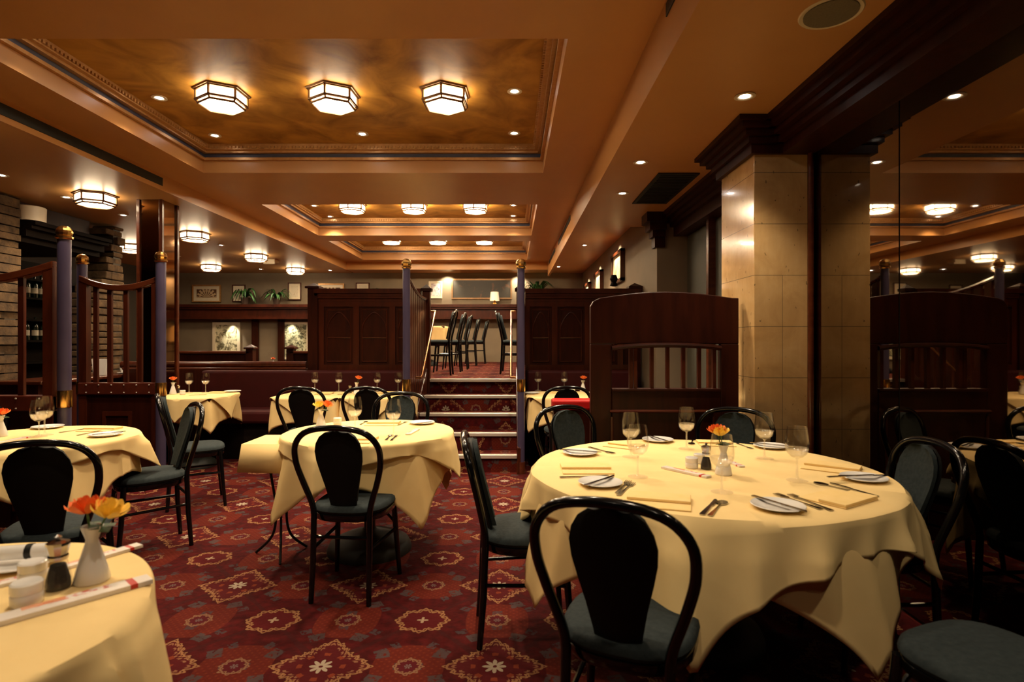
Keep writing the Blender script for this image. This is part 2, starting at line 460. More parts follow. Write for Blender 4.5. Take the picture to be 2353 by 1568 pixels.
# crown and header over the mirrors
def crown(name, label, cat='cornice'):
    e = empty(name, (1.9, 3, 2.5)); tag(e, label, cat); return e
h = MB()
for (x0, z0, z1) in ((1.70, 2.50, 2.56), (1.66, 2.56, 2.60), (1.62, 2.60, 2.635), (1.58, 2.635, 2.67), (1.55, 2.67, 2.70)):
    h.box(x0, 1.9, -2.2, 3.62, z0, z1); h.box(x0 + .06, 1.9, 4.14, 6.2, z0 - .04 if z0 == 2.5 else z0, z1)
struct(h.build('trim_1', 'mahogany_dark'), 'heavy dark stained cornice running above the mirrors')
# marble column
cap = empty('marble_column', (1.72, 3.88, 0)); tag(cap, 'polished beige marble clad column with dark crown', 'column')
def local(mb, par): return mb.xf(Matrix.Translation(-Vector(par.location)))
cl = MB().box(1.532, 1.898, 3.60, 4.16, 0, 2.56)
o = cl.build('shaft', 'marble', bevel=.004); o.parent = cap; o.matrix_parent_inverse = Matrix.Translation(-Vector(cap.location))
def kid(mb, name, mat, par, **k):
    o = mb.build(name, mat, **k); o.parent = par
    M = Matrix.Translation(Vector(par.location)) @ par.rotation_euler.to_matrix().to_4x4()
    o.matrix_parent_inverse = M.inverted(); return o
b = MB()
for p, z0, z1 in ((.03, 2.50, 2.56), (.055, 2.56, 2.60), (.085, 2.60, 2.635), (.12, 2.635, 2.67), (.15, 2.67, 2.699)):
    b.box(1.532 - p, 1.70, 3.60 - p, 4.16 + p, z0, z1)
kid(b, 'crown', 'mahogany_dark', cap)
kid(MB().box(1.50, 1.898, 3.57, 3.595, 0, .18), 'plinth', 'mahogany_dark', cap)
tag(MB().tube([(1.878, 3.575, 0), (1.878, 3.575, 2.5)], .02, 12).build('edge_trim', 'mahogany_red', smooth=True), 'slim rounded red brown post where column meets mirror', 'trim')
b = MB()
b.box(1.83, 1.899, 5.30, 5.36, 0, 2.46)
tag(b.build('edge_trim', 'mahogany_red'), 'vertical red brown post beyond the marble column', 'trim')
b = MB()
for p, z0, z1 in ((.03, 2.34, 2.45), (.06, 2.45, 2.52), (.10, 2.52, 2.60), (.14, 2.60, 2.70)):
    b.box(1.58 - p, 1.66, 6.2 - p, 6.32, z0, z1)
tag(b.build('corner_crown', 'mahogany_dark'), 'dark crown bracket on the corner of the gallery wall', 'cornice')
# back wall ledge and pilasters
b = MB()
for y0, z0, z1 in ((12.38, 2.06, 2.12), (12.42, 2.02, 2.06), (12.48, 1.84, 2.02), (12.44, 1.80, 1.84)):
    b.box(-7.55, 1.55, y0, 12.69, z0, z1)
struct(b.build('trim_2', 'mahogany'), 'reddish wooden ledge running along the back wall')
b = MB()
for x in (-5.78, -5.2, -3.9): b.box(x, x + .14, 12.62, 12.69, 0, 1.8)
struct(b.build('trim_3', 'mahogany_dark'), 'dark strips between back wall panels')

# ------------------------------------------------------------------ raised level, stairs, partitions
struct(MB().box(-2.46, 1.575, 7.0, 12.69, .0, .85).build('floor_raised', 'patterned_carpet'), 'raised level carpeted in the same deep red')
st = empty('staircase', (-.48, 6.3, 0)); tag(st, 'carpeted stairs with pale metal nosings up to raised level', 'stairs')
YN = [5.71, 6.03, 6.34, 6.65, 6.97]
for i, y in enumerate(YN):
    z = .17 * (i + 1)
    if i < 4:
        kid(MB().box(-1.03, .05, y, 6.995, z - .17, z - .004), 'step', 'patterned_carpet', st)
    n = MB().box(-1.03, .05, y - .012, y + .055, z - .004, z + .006); n.box(-1.03, .05, y - .014, y - .001, z - .03, z + .006)
    kid(n, 'nosing', 'aluminium', st, bevel=.004)
for x0, x1 in ((-1.07, -1.032), (.052, .085)):
    pl = [(5.60, 0), (5.60, .22)]
    pl = [(5.62, 0), (5.62, .26), (6.98, 1.0), (6.98, 0)]
    kid(MB().prism(pl, 'x', x0, x1), 'stringer', 'mahogany', st)

def post(x, y, z1, lab, zc=.90, r=.042, foot=None):
    e = empty('brass_topped_post', (x, y, 0)); tag(e, lab, 'post', 'purple posts with brass balls')
    kid(MB().lathe([(r, .0), (r, zc - .06)], x, y, 20), 'lower_shaft', 'purple_post', e, smooth=True)
    kid(MB().lathe([(r + .004, zc - .06), (r + .006, zc - .05), (r + .006, zc + .05), (r + .004, zc + .06)], x, y, 20), 'collar', 'brass', e, smooth=True)
    kid(MB().lathe([(r, zc + .06), (r, z1 - .10)], x, y, 20), 'upper_shaft', 'purple_post', e, smooth=True)
    pr = [(r + .003, z1 - .10), (r + .012, z1 - .092), (r + .012, z1 - .08), (r - .008, z1 - .072)]
    for k in range(9):
        a = -PI / 2 + .45 + (PI - .45) * k / 8
        pr.append((max(.002, math.cos(a) * .052), z1 - .048 + math.sin(a) * .048))
    kid(MB().lathe(pr, x, y, 12), 'ball_finial', 'brass', e)
    if foot: kid(MB().lathe([(r + .006, 0), (r + .006, foot)], x, y, 20), 'foot_sleeve', 'mahogany_red', e, smooth=True)
    return e
post(-1.05, 5.66, 2.14, 'purple post with brass ball at the left of the stairs', .88, .037)
post(.09, 5.66, 2.14, 'purple post with brass ball at the right of the stairs', .88, .037, .12)
post(-3.18, 4.04, 2.14, 'thickest purple post, nearest the left round table', .91)
post(-4.05, 5.36, 2.14, 'purple post at the left edge of the slatted screen', .88)
post(-3.21, 5.20, 2.14, 'purple post at the right edge of the slatted screen', .88)

# stair balustrades
def balustrade(x, lab):
    e = empty('stair_balustrade', (x, 6.4, 0)); tag(e, lab, 'balustrade')
    s = -1 if x < -.5 else 1
    n = 9
    def top(y): t = (y - 5.72) / (6.92 - 5.72); return 1.95 - .33 * t + .21 * t * t
    for k in range(n):
        y0 = 5.74 + k * .13
        kid(MB().box(x - .012, x + .012, y0, y0 + .09, .24 + .55 * (y0 - 5.7), top(y0 + .045)), 'slat', 'mahogany', e)
    pts = [(x, 5.70 + 1.24 * q / 12, top(5.70 + 1.24 * q / 12)) for q in range(13)]
    kid(MB().tube(pts, .026, 8), 'curved_top_rail', 'mahogany_red', e, smooth=True)
    kid(MB().box(x - .045, x + .045, 6.95, 7.04, .0, 1.93), 'newel', 'mahogany', e)
    kid(MB().box(x - .065, x + .065, 6.93, 7.06, 1.93, 1.965).add([(x-.06,6.935,1.965),(x+.06,6.935,1.965),(x+.06,7.055,1.965),(x-.06,7.055,1.965),(x,6.995,2.02)],
        [(0,1,4),(1,2,4),(2,3,4),(3,0,4)]), 'newel_cap', 'mahogany_dark', e)
balustrade(-1.05, 'slatted wooden balustrade on the left side of the stairs')
balustrade(.10, 'slatted wooden balustrade on the right side of the stairs')
for x, s, lab in ((-.955, -1, 'copper coloured handrail on the left of the stairs'), (-.01, 1, 'copper coloured handrail on the right of the stairs')):
    xe = x + s * .055
    tag(MB().tube([(xe, 5.98, .935), (x, 5.98, .935), (x, 6.02, .95), (x, 7.05, 1.67), (x, 7.10, 1.69), (xe, 7.10, 1.69)], .014, 10).build('handrail', 'copper', smooth=True), lab, 'handrail')

# panelled partitions of the raised level
def partition(x0, x1, lab, posts, bays):
    e = empty('panelled_partition', ((x0 + x1) / 2, 6.96, 0)); tag(e, lab, 'partition')
    kid(MB().box(x0, x1, 6.955, 6.995, .0, 1.86), 'panel', 'mahogany_dark', e)
    b = MB()
    for y0, z0, z1 in ((6.93, 1.80, 1.84), (6.91, 1.84, 1.87), (6.88, 1.90, 1.955), (6.90, 1.87, 1.90)): b.box(x0, x1, y0, 7.03, z0, z1)
    kid(b, 'cornice', 'mahogany', e)
    fr = MB(); fr.box(x0, x1, 6.935, 6.955, .96, 1.03); fr.box(x0, x1, 6.935, 6.955, 1.74, 1.80)
    for bx in bays:
        fr.box(bx - .035, bx + .035, 6.935, 6.955, 1.03, 1.74)
    kid(fr, 'panel_frame', 'mahogany', e)
    for i in range(len(bays) - 1):
        a, c_ = bays[i] + .07, bays[i + 1] - .07; m_ = (a + c_) / 2
        t = MB()
        for p in ([(a, 1.36), (c_, 1.36)], [(a, 1.07), (a, 1.70)], [(c_, 1.07), (c_, 1.70)], [(a, 1.07), (c_, 1.07)], [(a, 1.70), (c_, 1.70)]):
            t.tube([(p[0][0], 6.952, p[0][1]), (p[1][0], 6.952, p[1][1])], .008, 6)
        t.tube([(a, 6.952, 1.45), (a + .03, 6.952, 1.56), (m_, 6.952, 1.67), (c_ - .03, 6.952, 1.56), (c_, 6.952, 1.45)], .008, 6, smooth=5)
        kid(t, 'gothic_tracery', 'mahogany', e, smooth=True)
    for x in posts:
        kid(MB().box(x - .06, x + .06, 6.90, 7.02, 0, 1.96), 'post', 'mahogany_dark', e)
        kid(MB().box(x - .085, x + .085, 6.875, 7.045, 1.96, 1.985).add([(x-.08,6.88,1.985),(x+.08,6.88,1.985),(x+.08,7.04,1.985),(x-.08,7.04,1.985),(x,6.96,2.03)],
            [(0,1,4),(1,2,4),(2,3,4),(3,0,4)]), 'post_cap', 'mahogany_dark', e)
partition(-2.40, -1.11, 'dark gothic panelled partition left of the stairs', (-2.42,), (-2.33, -1.90, -1.46, -1.12))
partition(.16, 1.57, 'dark gothic panelled partition right of the stairs', (1.50,), (.18, .52, .92, 1.32))

# banquettes
def banq(x0, x1, lab, wood):
    e = empty('banquette', ((x0 + x1) / 2, 6.7, 0)); tag(e, lab, 'banquette')
    kid(MB().box(x0, x1, 6.72, 6.86, .50, .97), 'back_cushion', 'red_leather', e, bevel=.03)
    kid(MB().box(x0, x1, 6.30, 6.72, .40, .54), 'seat_cushion', 'red_leather', e, bevel=.03)
    kid(MB().box(x0, x1, 6.36, 6.86, 0, .40), 'base', 'black_wood', e)
banq(-3.68, -1.12, 'long dark red leather banquette left of the stairs', 0)
banq(.17, 1.5, 'dark red leather banquette right of the stairs', 0)
e = empty('low_booth_wall', (-3.6, 6.93, 0)); tag(e, 'low mahogany wall with rounded top rail behind the banquette', 'low wall')
kid(MB().box(-4.70, -2.50, 6.87, 6.99, 0, .98), 'panel', 'mahogany_dark', e)
kid(MB().tube([(-4.75, 6.93, 1.03), (-2.50, 6.93, 1.03)], .045, 12), 'top_rail', 'mahogany', e, smooth=True)
kid(MB().tube([(-4.72, 6.90, .985), (-2.50, 6.90, .985)], .018, 10), 'lower_bead', 'mahogany_red', e, smooth=True)
for x0, x1, lab in ((-4.95, -3.90, 'mahogany booth back with square post cap, left of the two'), (-3.30, -2.56, 'mahogany booth back with square post cap beside the panelled partition')):
    e = empty('booth_partition', ((x0 + x1) / 2, 8.5, 0)); tag(e, lab, 'booth')
    kid(MB().box(x0, x1, 8.47, 8.53, 0, 1.14), 'panel', 'mahogany_dark', e)
    kid(MB().box(x0, x1, 8.44, 8.56, 1.13, 1.17), 'top_rail', 'mahogany_red', e, bevel=.01)
    px_ = x1 if x0 < -4 else x0
    kid(MB().box(px_ - .05, px_ + .05, 8.44, 8.56, 0, 1.20), 'post', 'mahogany_dark', e)
    kid(MB().box(px_ - .075, px_ + .075, 8.42, 8.58, 1.20, 1.225).add([(px_-.07,8.43,1.225),(px_+.07,8.43,1.225),(px_+.07,8.57,1.225),(px_-.07,8.57,1.225),(px_,8.5,1.27)],
        [(0,1,4),(1,2,4),(2,3,4),(3,0,4)]), 'post_cap', 'mahogany_dark', e)

# high booth screen in front of the marble column
e = empty('booth_screen', (1.0, 3.8, 0)); tag(e, 'tall arched mahogany booth screen with slatted window left of marble column', 'screen')
x0, x1, y0, y1 = .52, 1.50, 3.76, 3.82
arch = [(x0, 1.30), (x1, 1.30), (x1, 1.605)]
for k in range(9):
    t = k / 8; arch.append((x1 - .04 - (x1 - x0 - .10) * t, 1.605 + .042 * math.sin(PI * t)))
arch += [(x0 + .05, 1.60), (x0 + .02, 1.585), (x0, 1.55)]
b = MB().prism(arch, 'y', y0, y1)
b.box(x0, .66, y0, y1, 0, 1.30); b.box(1.38, x1, y0, y1, 0, 1.30); b.box(.66, 1.38, y0, y1, 0, .99)
kid(b, 'body', 'mahogany_dark', e, bevel=.006)
kid(MB().tube([(.66, 3.755, 1.272), (.80, 3.75, 1.287), (1.02, 3.75, 1.293), (1.24, 3.75, 1.287), (1.38, 3.755, 1.272)], .016, 8, smooth=4), 'window_head', 'mahogany_dark', e, smooth=True)
kid(MB().box(.66, 1.38, 3.745, 3.83, .985, 1.005), 'window_sill', 'mahogany_dark', e, bevel=.004)
for x in (.79, .82, .93, 1.035, 1.14, 1.245, 1.345):
    kid(MB().box(x - .011, x + .011, 3.775, 3.805, 1.0, 1.29), 'slat', 'mahogany', e)
kid(MB().tube([(.645, 3.75, .855), (1.33, 3.75, .855)], .012, 8), 'lower_moulding', 'mahogany_red', e, smooth=True)
t = MB()
for p in (((.66, .30), (1.33, .30)), ((.66, .30), (.66, .82)), ((1.33, .30), (1.33, .82))): t.tube([(p[0][0], 3.757, p[0][1]), (p[1][0], 3.757, p[1][1])], .01, 6)
kid(t, 'lower_panel_bead', 'mahogany', e)
# little bench with a red padded top behind the chair
e = empty('low_bench', (.5, 4.7, 0)); tag(e, 'low bench end with bright red padded top behind green chair', 'bench')
kid(MB().box(.335, .655, 4.58, 4.72, .0, .76), 'body', 'mahogany_dark', e)
kid(MB().box(.325, .665, 4.56, 4.74, .765, .845), 'padded_top', 'bright_red', e, bevel=.015)

# ------------------------------------------------------------------ left slatted screens
def screen(x0, x1, y, lab, zt=1.90, dip=.09, slats=(), nst=6, zr=.88):
    e = empty('slatted_screen', ((x0 + x1) / 2, y, 0)); tag(e, lab, 'screen')
    kid(MB().box(x0, x0 + .07, y - .03, y + .03, 0, zt - .02), 'stile', 'mahogany', e)
    kid(MB().box(x1 - .07, x1, y - .03, y + .03, 0, zt - .02), 'stile', 'mahogany', e)
    pts = []
    for k in range(13):
        t = k / 12; pts.append((x0 + (x1 - x0) * t, y, zt - dip * math.sin(PI * t) ** .9))
    up = [(p[0], p[2] + .028) for p in pts]; lo = [(p[0], p[2] - .028) for p in pts]
    kid(MB().prism(up + lo[::-1], 'y', y - .035, y + .035), 'curved_top_rail', 'mahogany_red', e, bevel=.008)
    for x in slats:
        t = (x - x0) / (x1 - x0)
        kid(MB().box(x - .02, x + .02, y - .012, y + .012, .93, zt - dip * math.sin(PI * t) ** .9 - .02), 'slat', 'mahogany', e)
    kid(MB().box(x0 - .0, x1 + .0, y - .045, y + .045, zr - .055, zr + .055), 'studded_rail', 'studded_leather', e, bevel=.008)
    sd = MB()
    for k in range(nst):
        for dz in (-.035, .035):
            xx = x0 + .08 + (x1 - x0 - .16) * k / (nst - 1)
            sd.lathe([(.007, 0), (.006, .005), (.002, .008)], 0, 0, 8)
            M = Matrix.Translation((xx, y - .045, zr + dz)) @ Matrix.Rotation(PI / 2, 4, 'X')
            n_ = 24; sd.v[-n_:] = [tuple(M @ Vector(p)) for p in sd.v[-n_:]]
    kid(sd, 'stud', 'aluminium', e)['kind'] = 'stuff'
    kid(MB().box(x0, x1, y - .02, y + .02, 0, zr - .056), 'lower_panel', 'mahogany_dark', e)
    kid(MB().box(x0 + .22, x1 - .25, y - .035, y - .022, .63, .67).box(x1 - .28, x1 - .25, y - .035, y - .022, .12, .63).box(x0 + .22, x0 + .25, y - .035, y - .022, .12, .63), 'panel_bead', 'mahogany', e)
screen(-4.00, -3.26, 5.28, 'wooden screen with sagging top rail and studded band, left of centre', slats=(-3.86, -3.73, -3.58, -3.45))
screen(-4.55, -3.24, 4.04, 'wooden screen with sagging top rail at the left picture edge', zt=1.86, dip=.12, slats=(-4.15, -3.93, -3.70, -3.48), nst=8)

# mirrored column
e = empty('mirrored_column', (-3.83, 6.25, 0)); tag(e, 'square column clad in bronze mirror with dark wood edges', 'column')
kid(MB().box(-4.00, -3.76, 6.10, 6.38, 0, 2.84), 'mirror_cladding', 'mirror_bronze', e)
for (x, y) in ((-4.00, 6.10), (-3.76, 6.10), (-3.76, 6.38), (-4.00, 6.38)):
    kid(MB().box(x - .018, x + .018, y - .018, y + .018, 0, 2.838), 'edge_post', 'mahogany_red', e, bevel=.004)

# bar with stone columns
def stonecol(y0, y1, lab, corb):
    e = empty('stone_column', (-5.35, (y0 + y1) / 2, 0)); tag(e, lab, 'column')
    b = MB(); z = 0; k = 0
    while z < 2.83:
        h_ = min(random.uniform(.07, .11), 2.835 - z); j = random.uniform(-.02, .02)
        ext = 0
        if corb and z > 1.80: ext = min(.40, (z - 1.80) * .62)
        x_ = -5.2 + random.uniform(-.02, .02)
        if k % 2: b.box(-5.5, x_, y0 + j + ext, y1 + j * .5, z, z + h_ - .012)
        else:
            mid = (y0 + y1) / 2 + j * 3
            b.box(-5.5, x_, y0 + j + ext, mid - .006, z, z + h_ - .012); b.box(-5.5, x_ - .01, mid + .006, y1, z, z + h_ - .012)
        z += h_; k += 1
    kid(b, 'stonework', 'rough_stone', e, bevel=.012)
    kid(MB().box(-5.49, -5.23, y1 - .16, y1 - .03, 0, 2.83), 'mortar_core', 'dark_wall', e)
stonecol(5.62, 6.02, 'rough stone block column at the far left edge', False)
stonecol(7.06, 7.62, 'rough stone block column behind the slatted screen', True)
e = empty('bar_canopy', (-5.5, 6.6, 2.4)); tag(e, 'dark wooden canopy with mouldings above the bar', 'canopy')
b = MB()
b.box(-6.3, -5.22, 6.04, 7.20, 2.38, 2.44); b.box(-6.3, -5.16, 6.04, 7.20, 2.44, 2.52); b.box(-6.3, -5.10, 6.04, 7.20, 2.52, 2.56)
b.box(-6.3, -5.06, 6.04, 7.20, 2.56, 2.60)
kid(b, 'moulded_beam', 'black_wood', e)
kid(MB().box(-6.3, -5.35, 6.04, 7.20, 2.60, 2.835), 'upstand', 'mahogany_dark', e)
o = MB().lathe([(.13, 2.61), (.135, 2.76), (.12, 2.77)], -5.20, 6.15, 16)
tag(o.build('ribbed_lamp_shade', 'cream_paint', smooth=True), 'small cream drum shade standing on the bar canopy', 'lamp')
e = empty('back_bar', (-6.4, 7.2, 0)); tag(e, 'dark back bar with bottle shelves at the left', 'bar')
kid(MB().box(-6.6, -6.45, 5.4, 8.6, 0, 2.38), 'back_panel', 'black_wood', e)
SH = (1.05, 1.33, 1.60, 1.88, 2.12)
for z in SH: kid(MB().box(-6.449, -6.15, 5.5, 8.5, z - .025, z), 'shelf', 'black_wood', e)
bt = empty('wine_bottle'); tag(bt, 'x', 'bottle')
MB().lathe([(.001, 0), (.036, .002), (.037, .17), (.030, .20), (.014, .235), (.013, .285), (.015, .287), (.015, .30)], n=14).build('glass_body', 'bottle_glass', bt, smooth=True)
MB().lathe([(.0375, .06), (.0375, .13)], n=14, cap=False).build('paper_label', 'cork_label', bt, smooth=True)
BT = Proto(bt)
shelfname = ('lowest', 'second lowest', 'middle', 'fourth', 'top')
for si in (1, 3):
    for k in range(12):
        y = 6.55 + k * .125 + random.uniform(-.02, .02)
        BT.put((-6.24, y, SH[si] + .001), 0, 'dark wine bottle with pale label on the %s back bar shelf' % ('lower' if si == 1 else 'upper'), 'bottle', 'bottles on the %s back bar shelf' % ('lower' if si == 1 else 'upper'))
e = empty('bar_counter', (-5.0, 6.7, 0)); tag(e, 'wooden bar counter behind the left screens', 'counter')
kid(MB().box(-5.15, -4.75, 5.7, 7.15, 0, .88), 'front', 'mahogany', e)
kid(MB().box(-5.2, -4.68, 5.65, 7.20, .88, .92), 'worktop', 'mahogany_red', e, bevel=.01)
def onbar(y): return
o = MB()
o.add([(-4.86,6.60,.922),(-4.74,6.60,.922),(-4.70,6.60,1.11),(-4.88,6.60,1.11),(-4.86,6.66,.922),(-4.74,6.66,.922),(-4.70,6.68,1.11),(-4.88,6.68,1.11)],
      [(0,1,2,3),(4,7,6,5),(0,4,5,1),(3,2,6,7),(0,3,7,4),(1,5,6,2)])
tag(o.build('folded_napkin', 'ceramic'), 'tall white folded napkin standing on the bar counter', 'napkin')
cs = empty('cup_stack', (-4.78, 7.0, .921)); tag(cs, 'small stack of white cups on saucers on the bar counter', 'cups')
kid(MB().lathe([(.03, .921), (.07, .93), (.07, .936), (.03, .932)], -4.78, 7.0, 20), 'saucer', 'ceramic', cs, smooth=True)
kid(MB().lathe([(.025, .936), (.04, .98), (.042, .99), (.025, .99), (.042, 1.04), (.038, 1.04), (.02, .995)], -4.78, 7.0, 20), 'cup', 'ceramic', cs, smooth=True)

# ------------------------------------------------------------------ ceiling lamps
def hexpts(r, z, rot=0): return [(r * math.cos(rot + k * PI / 3), r * math.sin(rot + k * PI / 3), z) for k in range(6)]
hl = empty('hexagonal_ceiling_lamp'); tag(hl, 'x', 'ceiling lamp')
def hring(b, ra, za, rb, zb, t):
    A, B = hexpts(ra, za), hexpts(rb, zb)
    for k in range(6): b.tube([A[k], A[(k+1) % 6]], t, 6); b.tube([B[k], B[(k+1) % 6]], t, 6)
b = MB(); hring(b, .184, -.014, .184, -.088, .0095); hring(b, .184, -.088, .166, -.113, .0085)
for p, q in zip(hexpts(.180, -.01), hexpts(.180, -.088)): b.tube([p, q], .010, 6)
b.prism([(p[0], p[1]) for p in hexpts(.178, 0)], 'z', -.098, -.092)
for p, q in zip(hexpts(.180, -.088), hexpts(.164, -.114)): b.tube([p, q], .007, 6)
b.build('frame', 'bronze', hl)
b = MB(); A, B = hexpts(.21, -.001), hexpts(.205, -.012)
b.add(A + B, [tuple(range(6)), tuple(range(11, 5, -1))] + [(i, (i+1) % 6, 6+(i+1) % 6, 6+i) for i in range(6)]); b.build('ceiling_plate', 'bronze', hl)
A, B = hexpts(.174, -.014), hexpts(.174, -.086)
for k in range(6):
    pass
b = MB(); b.add(A + B, [(i, (i+1) % 6, 6+(i+1) % 6, 6+i) for i in range(6)]); b.build('side_glass', 'lamp_glass_side', hl)
b = MB(); A = hexpts(.160, -.110); B = hexpts(.160, -.104)
b.add(A + B, [tuple(range(6)), tuple(range(11, 5, -1))] + [(i, (i+1) % 6, 6+(i+1) % 6, 6+i) for i in range(6)]); b.build('bottom_glass', 'lamp_glass', hl)
HL = Proto(hl)
def far_lamp(o):
    for c_ in kids(o):
        if c_.name.startswith(('side_glass', 'bottom_glass')):
            c_.data = FARM[c_.name.split('.')[0]]
FARM = {}
for c_ in kids(hl):
    if c_.name in ('side_glass', 'bottom_glass'):
        FARM[c_.name] = c_.data.copy(); FARM[c_.name].materials[0] = MATS['lamp_glass_side_far' if 'side' in c_.name else 'lamp_glass_far']
ZT = ZM + .26
for yi, (y, row) in enumerate(((4.43, 'nearest'), (8.05, 'middle'), (10.65, 'furthest'))):
    for x, pos in ((-2.26, 'left'), (-1.39, 'centre'), (-.52, 'right')):
        q_ = HL.put((x, y, ZT), math.radians(27), 'lit hexagonal lamp, %s one in the %s gold ceiling tray' % (pos, row), 'ceiling lamp', 'lamps in the gold trays')
        if yi: far_lamp(q_)
for x, y, lab in ((-4.32, 5.9, 'nearest lit hexagonal lamp on the side ceiling, above the purple post'), (-4.45, 7.98, 'lit hexagonal side ceiling lamp just right of the mirrored column'),
                  (-4.5, 10.0, 'lit hexagonal side ceiling lamp above the palm'), (-4.53, 11.9, 'lit hexagonal side ceiling lamp closest to the back wall and tray'),
                  (-6.0, 9.0, 'lit hexagonal side ceiling lamp just left of the mirrored column'), (-6.03, 11.4, 'lit hexagonal side ceiling lamp above the arched print')):
    HL.put((x, y, ZL), math.radians(27), lab, 'ceiling lamp', 'lamps on the side ceiling')
dl = empty('downlight'); tag(dl, 'x', 'downlight')
MB().lathe([(.055, 0), (.058, -.006), (.042, -.008), (.026, -.001)], n=24, cap=False).build('trim_ring', 'cream_paint', dl, smooth=True)
MB().lathe([(.026, -.002), (.024, -.005)], n=20).build('bulb', 'bulb', dl)
DL = Proto(dl)
def spot(x, y, z, e, ang=105, tgt=None, r=.05, col=(1, .80, .55)):
    l = bpy.data.lights.new('spot', 'SPOT'); l.energy = e; l.spot_size = math.radians(ang); l.spot_blend = .7
    l.shadow_soft_size = r; l.color = col
    o = bpy.data.objects.new('spot_light', l); COL.objects.link(o); o.location = (x, y, z - .03)
    if tgt: o.rotation_euler = (Vector(tgt) - Vector(o.location)).to_track_quat('-Z', 'Y').to_euler()
    return o
SP = 108
dls = [(-2.81, 4.53, ZT, 'near left'), (-2.8, 5.36, ZT, 'rear left'), (-1.4, 5.32, ZT, 'rear centre'), (.02, 4.41, ZT, 'right side'), (.02, 5.3, ZT, 'rear right'),
       (-2.8, 3.55, ZT, 'front left'), (-1.4, 3.5, ZT, 'front centre'), (.02, 3.55, ZT, 'front right')]
for x, y, z, n_ in dls:
    DL.put((x, y, z), 0, 'small round downlight, %s of the nearest gold tray' % n_, 'downlight', 'downlights in the nearest tray'); spot(x, y, z, SP)
for x, y, n_ in ((-2.83, 8.14, 'left'), (-2.83, 8.85, 'rear left'), (.02, 8.12, 'right'), (.02, 8.8, 'rear right')):
    DL.put((x, y, ZT), 0, 'small round downlight, %s of the middle gold tray' % n_, 'downlight', 'downlights in the middle tray'); spot(x, y, ZT, SP)
for x, y, n_ in ((-2.75, 10.9, 'left'), (.02, 10.95, 'right')):
    DL.put((x, y, ZT), 0, 'small round downlight, %s of the furthest gold tray' % n_, 'downlight', 'downlights in the furthest tray'); spot(x, y, ZT, SP * .8)
for x, y, z, lab in ((1.31, 3.20, ZR, 'downlight in front of the dark column crown'), (.99, 4.38, ZR, 'downlight left of the large black vent'), (1.03, 5.30, ZR, 'downlight between vent and beam'),
                     (1.15, 9.0, ZL, 'downlight nearest the lit gallery frame'), (.95, 11.6, ZL, 'downlight furthest along the right ceiling')):
    DL.put((x, y, z), 0, lab, 'downlight', 'right ceiling downlights'); spot(x, y, z, SP * (.8 if y > 4 else .5), 95)
for x, y, lab in ((-4.70, 6.0, 'downlight immediately left of the nearest side lamp'), (-4.68, 6.85, 'downlight between side lamp and mirrored column'), (-5.87, 6.0, 'downlight above the bar edge'),
                  (-4.67, 5.2, 'downlight at the far left picture edge'), (-5.3, 12.0, 'downlight above the spider plant'), (-3.9, 12.2, 'downlight above the tall glass print'), (-6.0, 10.2, 'downlight under the far side lamp row'),
                  (-4.6, 9.0, 'downlight between two side ceiling lamps')):
    DL.put((x, y, ZL), 0, lab, 'downlight', 'side ceiling downlights'); spot(x, y, ZL, SP * .45)
for x, y, z, lab, e_ in ((-2.8, 1.5, ZM, 'left', 26), (-1.1, 1.7, ZM, 'centre', 76), (.1, 1.1, ZM, 'right', 45), (.3, -.5, ZM, 'rear right', 14), (-1.3, -.6, ZM, 'rear left', 22), (1.45, .9, ZR, 'mirror side', 34)):
    DL.put((x, y, z), 0, 'unseen fill downlight added over the camera, ' + lab, 'downlight', 'unseen fill downlights added above the camera'); spot(x, y, z, e_, 120)  # out of view, added as fill for cloth fronts and the foreground
o = empty('ceiling_speaker', (1.34, 2.39, ZR)); tag(o, 'large round grey ceiling speaker at the top right', 'speaker')
kid(MB().lathe([(.10, ZR - .001), (.12, ZR - .006), (.125, ZR - .001)], 1.34, 2.39, 32, False), 'rim', 'cream_paint', o, smooth=True)
kid(MB().lathe([(.001, ZR - .009), (.105, ZR - .007), (.105, ZR - .001)], 1.34, 2.39, 32), 'grille', 'speaker_grille', o, smooth=True)
o = copy_tree(o); o.location = (1.0, 5.9, ZR); tag(o, 'round ceiling speaker beyond the black vent', 'speaker')
tag(MB().box(-4.62, -4.40, 10.55, 10.67, ZL - .09, ZL).box(-4.40, -4.38, 10.5, 10.7, ZL-.06, ZL-.001).build('emergency_light', 'cream_paint', bevel=.01), 'cream boxed emergency light hanging under side ceiling', 'light box')

# ------------------------------------------------------------------ pictures and back wall objects
def picture(u0, v0, u1, v1, Y, frame, art, lab, mat_w=.0, fw=.03):
    X0, Z1 = py(u0, v0, Y); X1, Z0 = py(u1, v1, Y); cx, cz = (X0 + X1) / 2, (Z0 + Z1) / 2
    e = empty('framed_picture', (cx, Y, cz)); tag(e, lab, 'picture')
    hw, hh = (X1 - X0) / 2, (Z1 - Z0) / 2
    fr = MB()
    fr.box(-hw, hw, -.03, -.002, hh - fw, hh).box(-hw, hw, -.03, -.002, -hh, -hh + fw).box(-hw, -hw + fw, -.03, -.002, -hh + fw, hh - fw).box(hw - fw, hw, -.03, -.002, -hh + fw, hh - fw)
    fr.build('frame', frame, e)
    if mat_w: MB().box(-hw + fw, hw - fw, -.012, -.004, -hh + fw, hh - fw).build('mount', 'cream_paint', e)
    i = fw + mat_w
    MB().box(-hw + i, hw - i, -.016, -.013, -hh + i, hh - i).build('print', art, e)
    return e
YW = 12.69
picture(443, 655, 509, 695, YW, 'gold_trim', 'arch_print', 'wide framed print of a brown fan shaped arch', .07)
picture(535, 655, 565, 694, YW, 'mahogany', 'botanic_print', 'small framed print half hidden by the drooping palm', .04, .02)
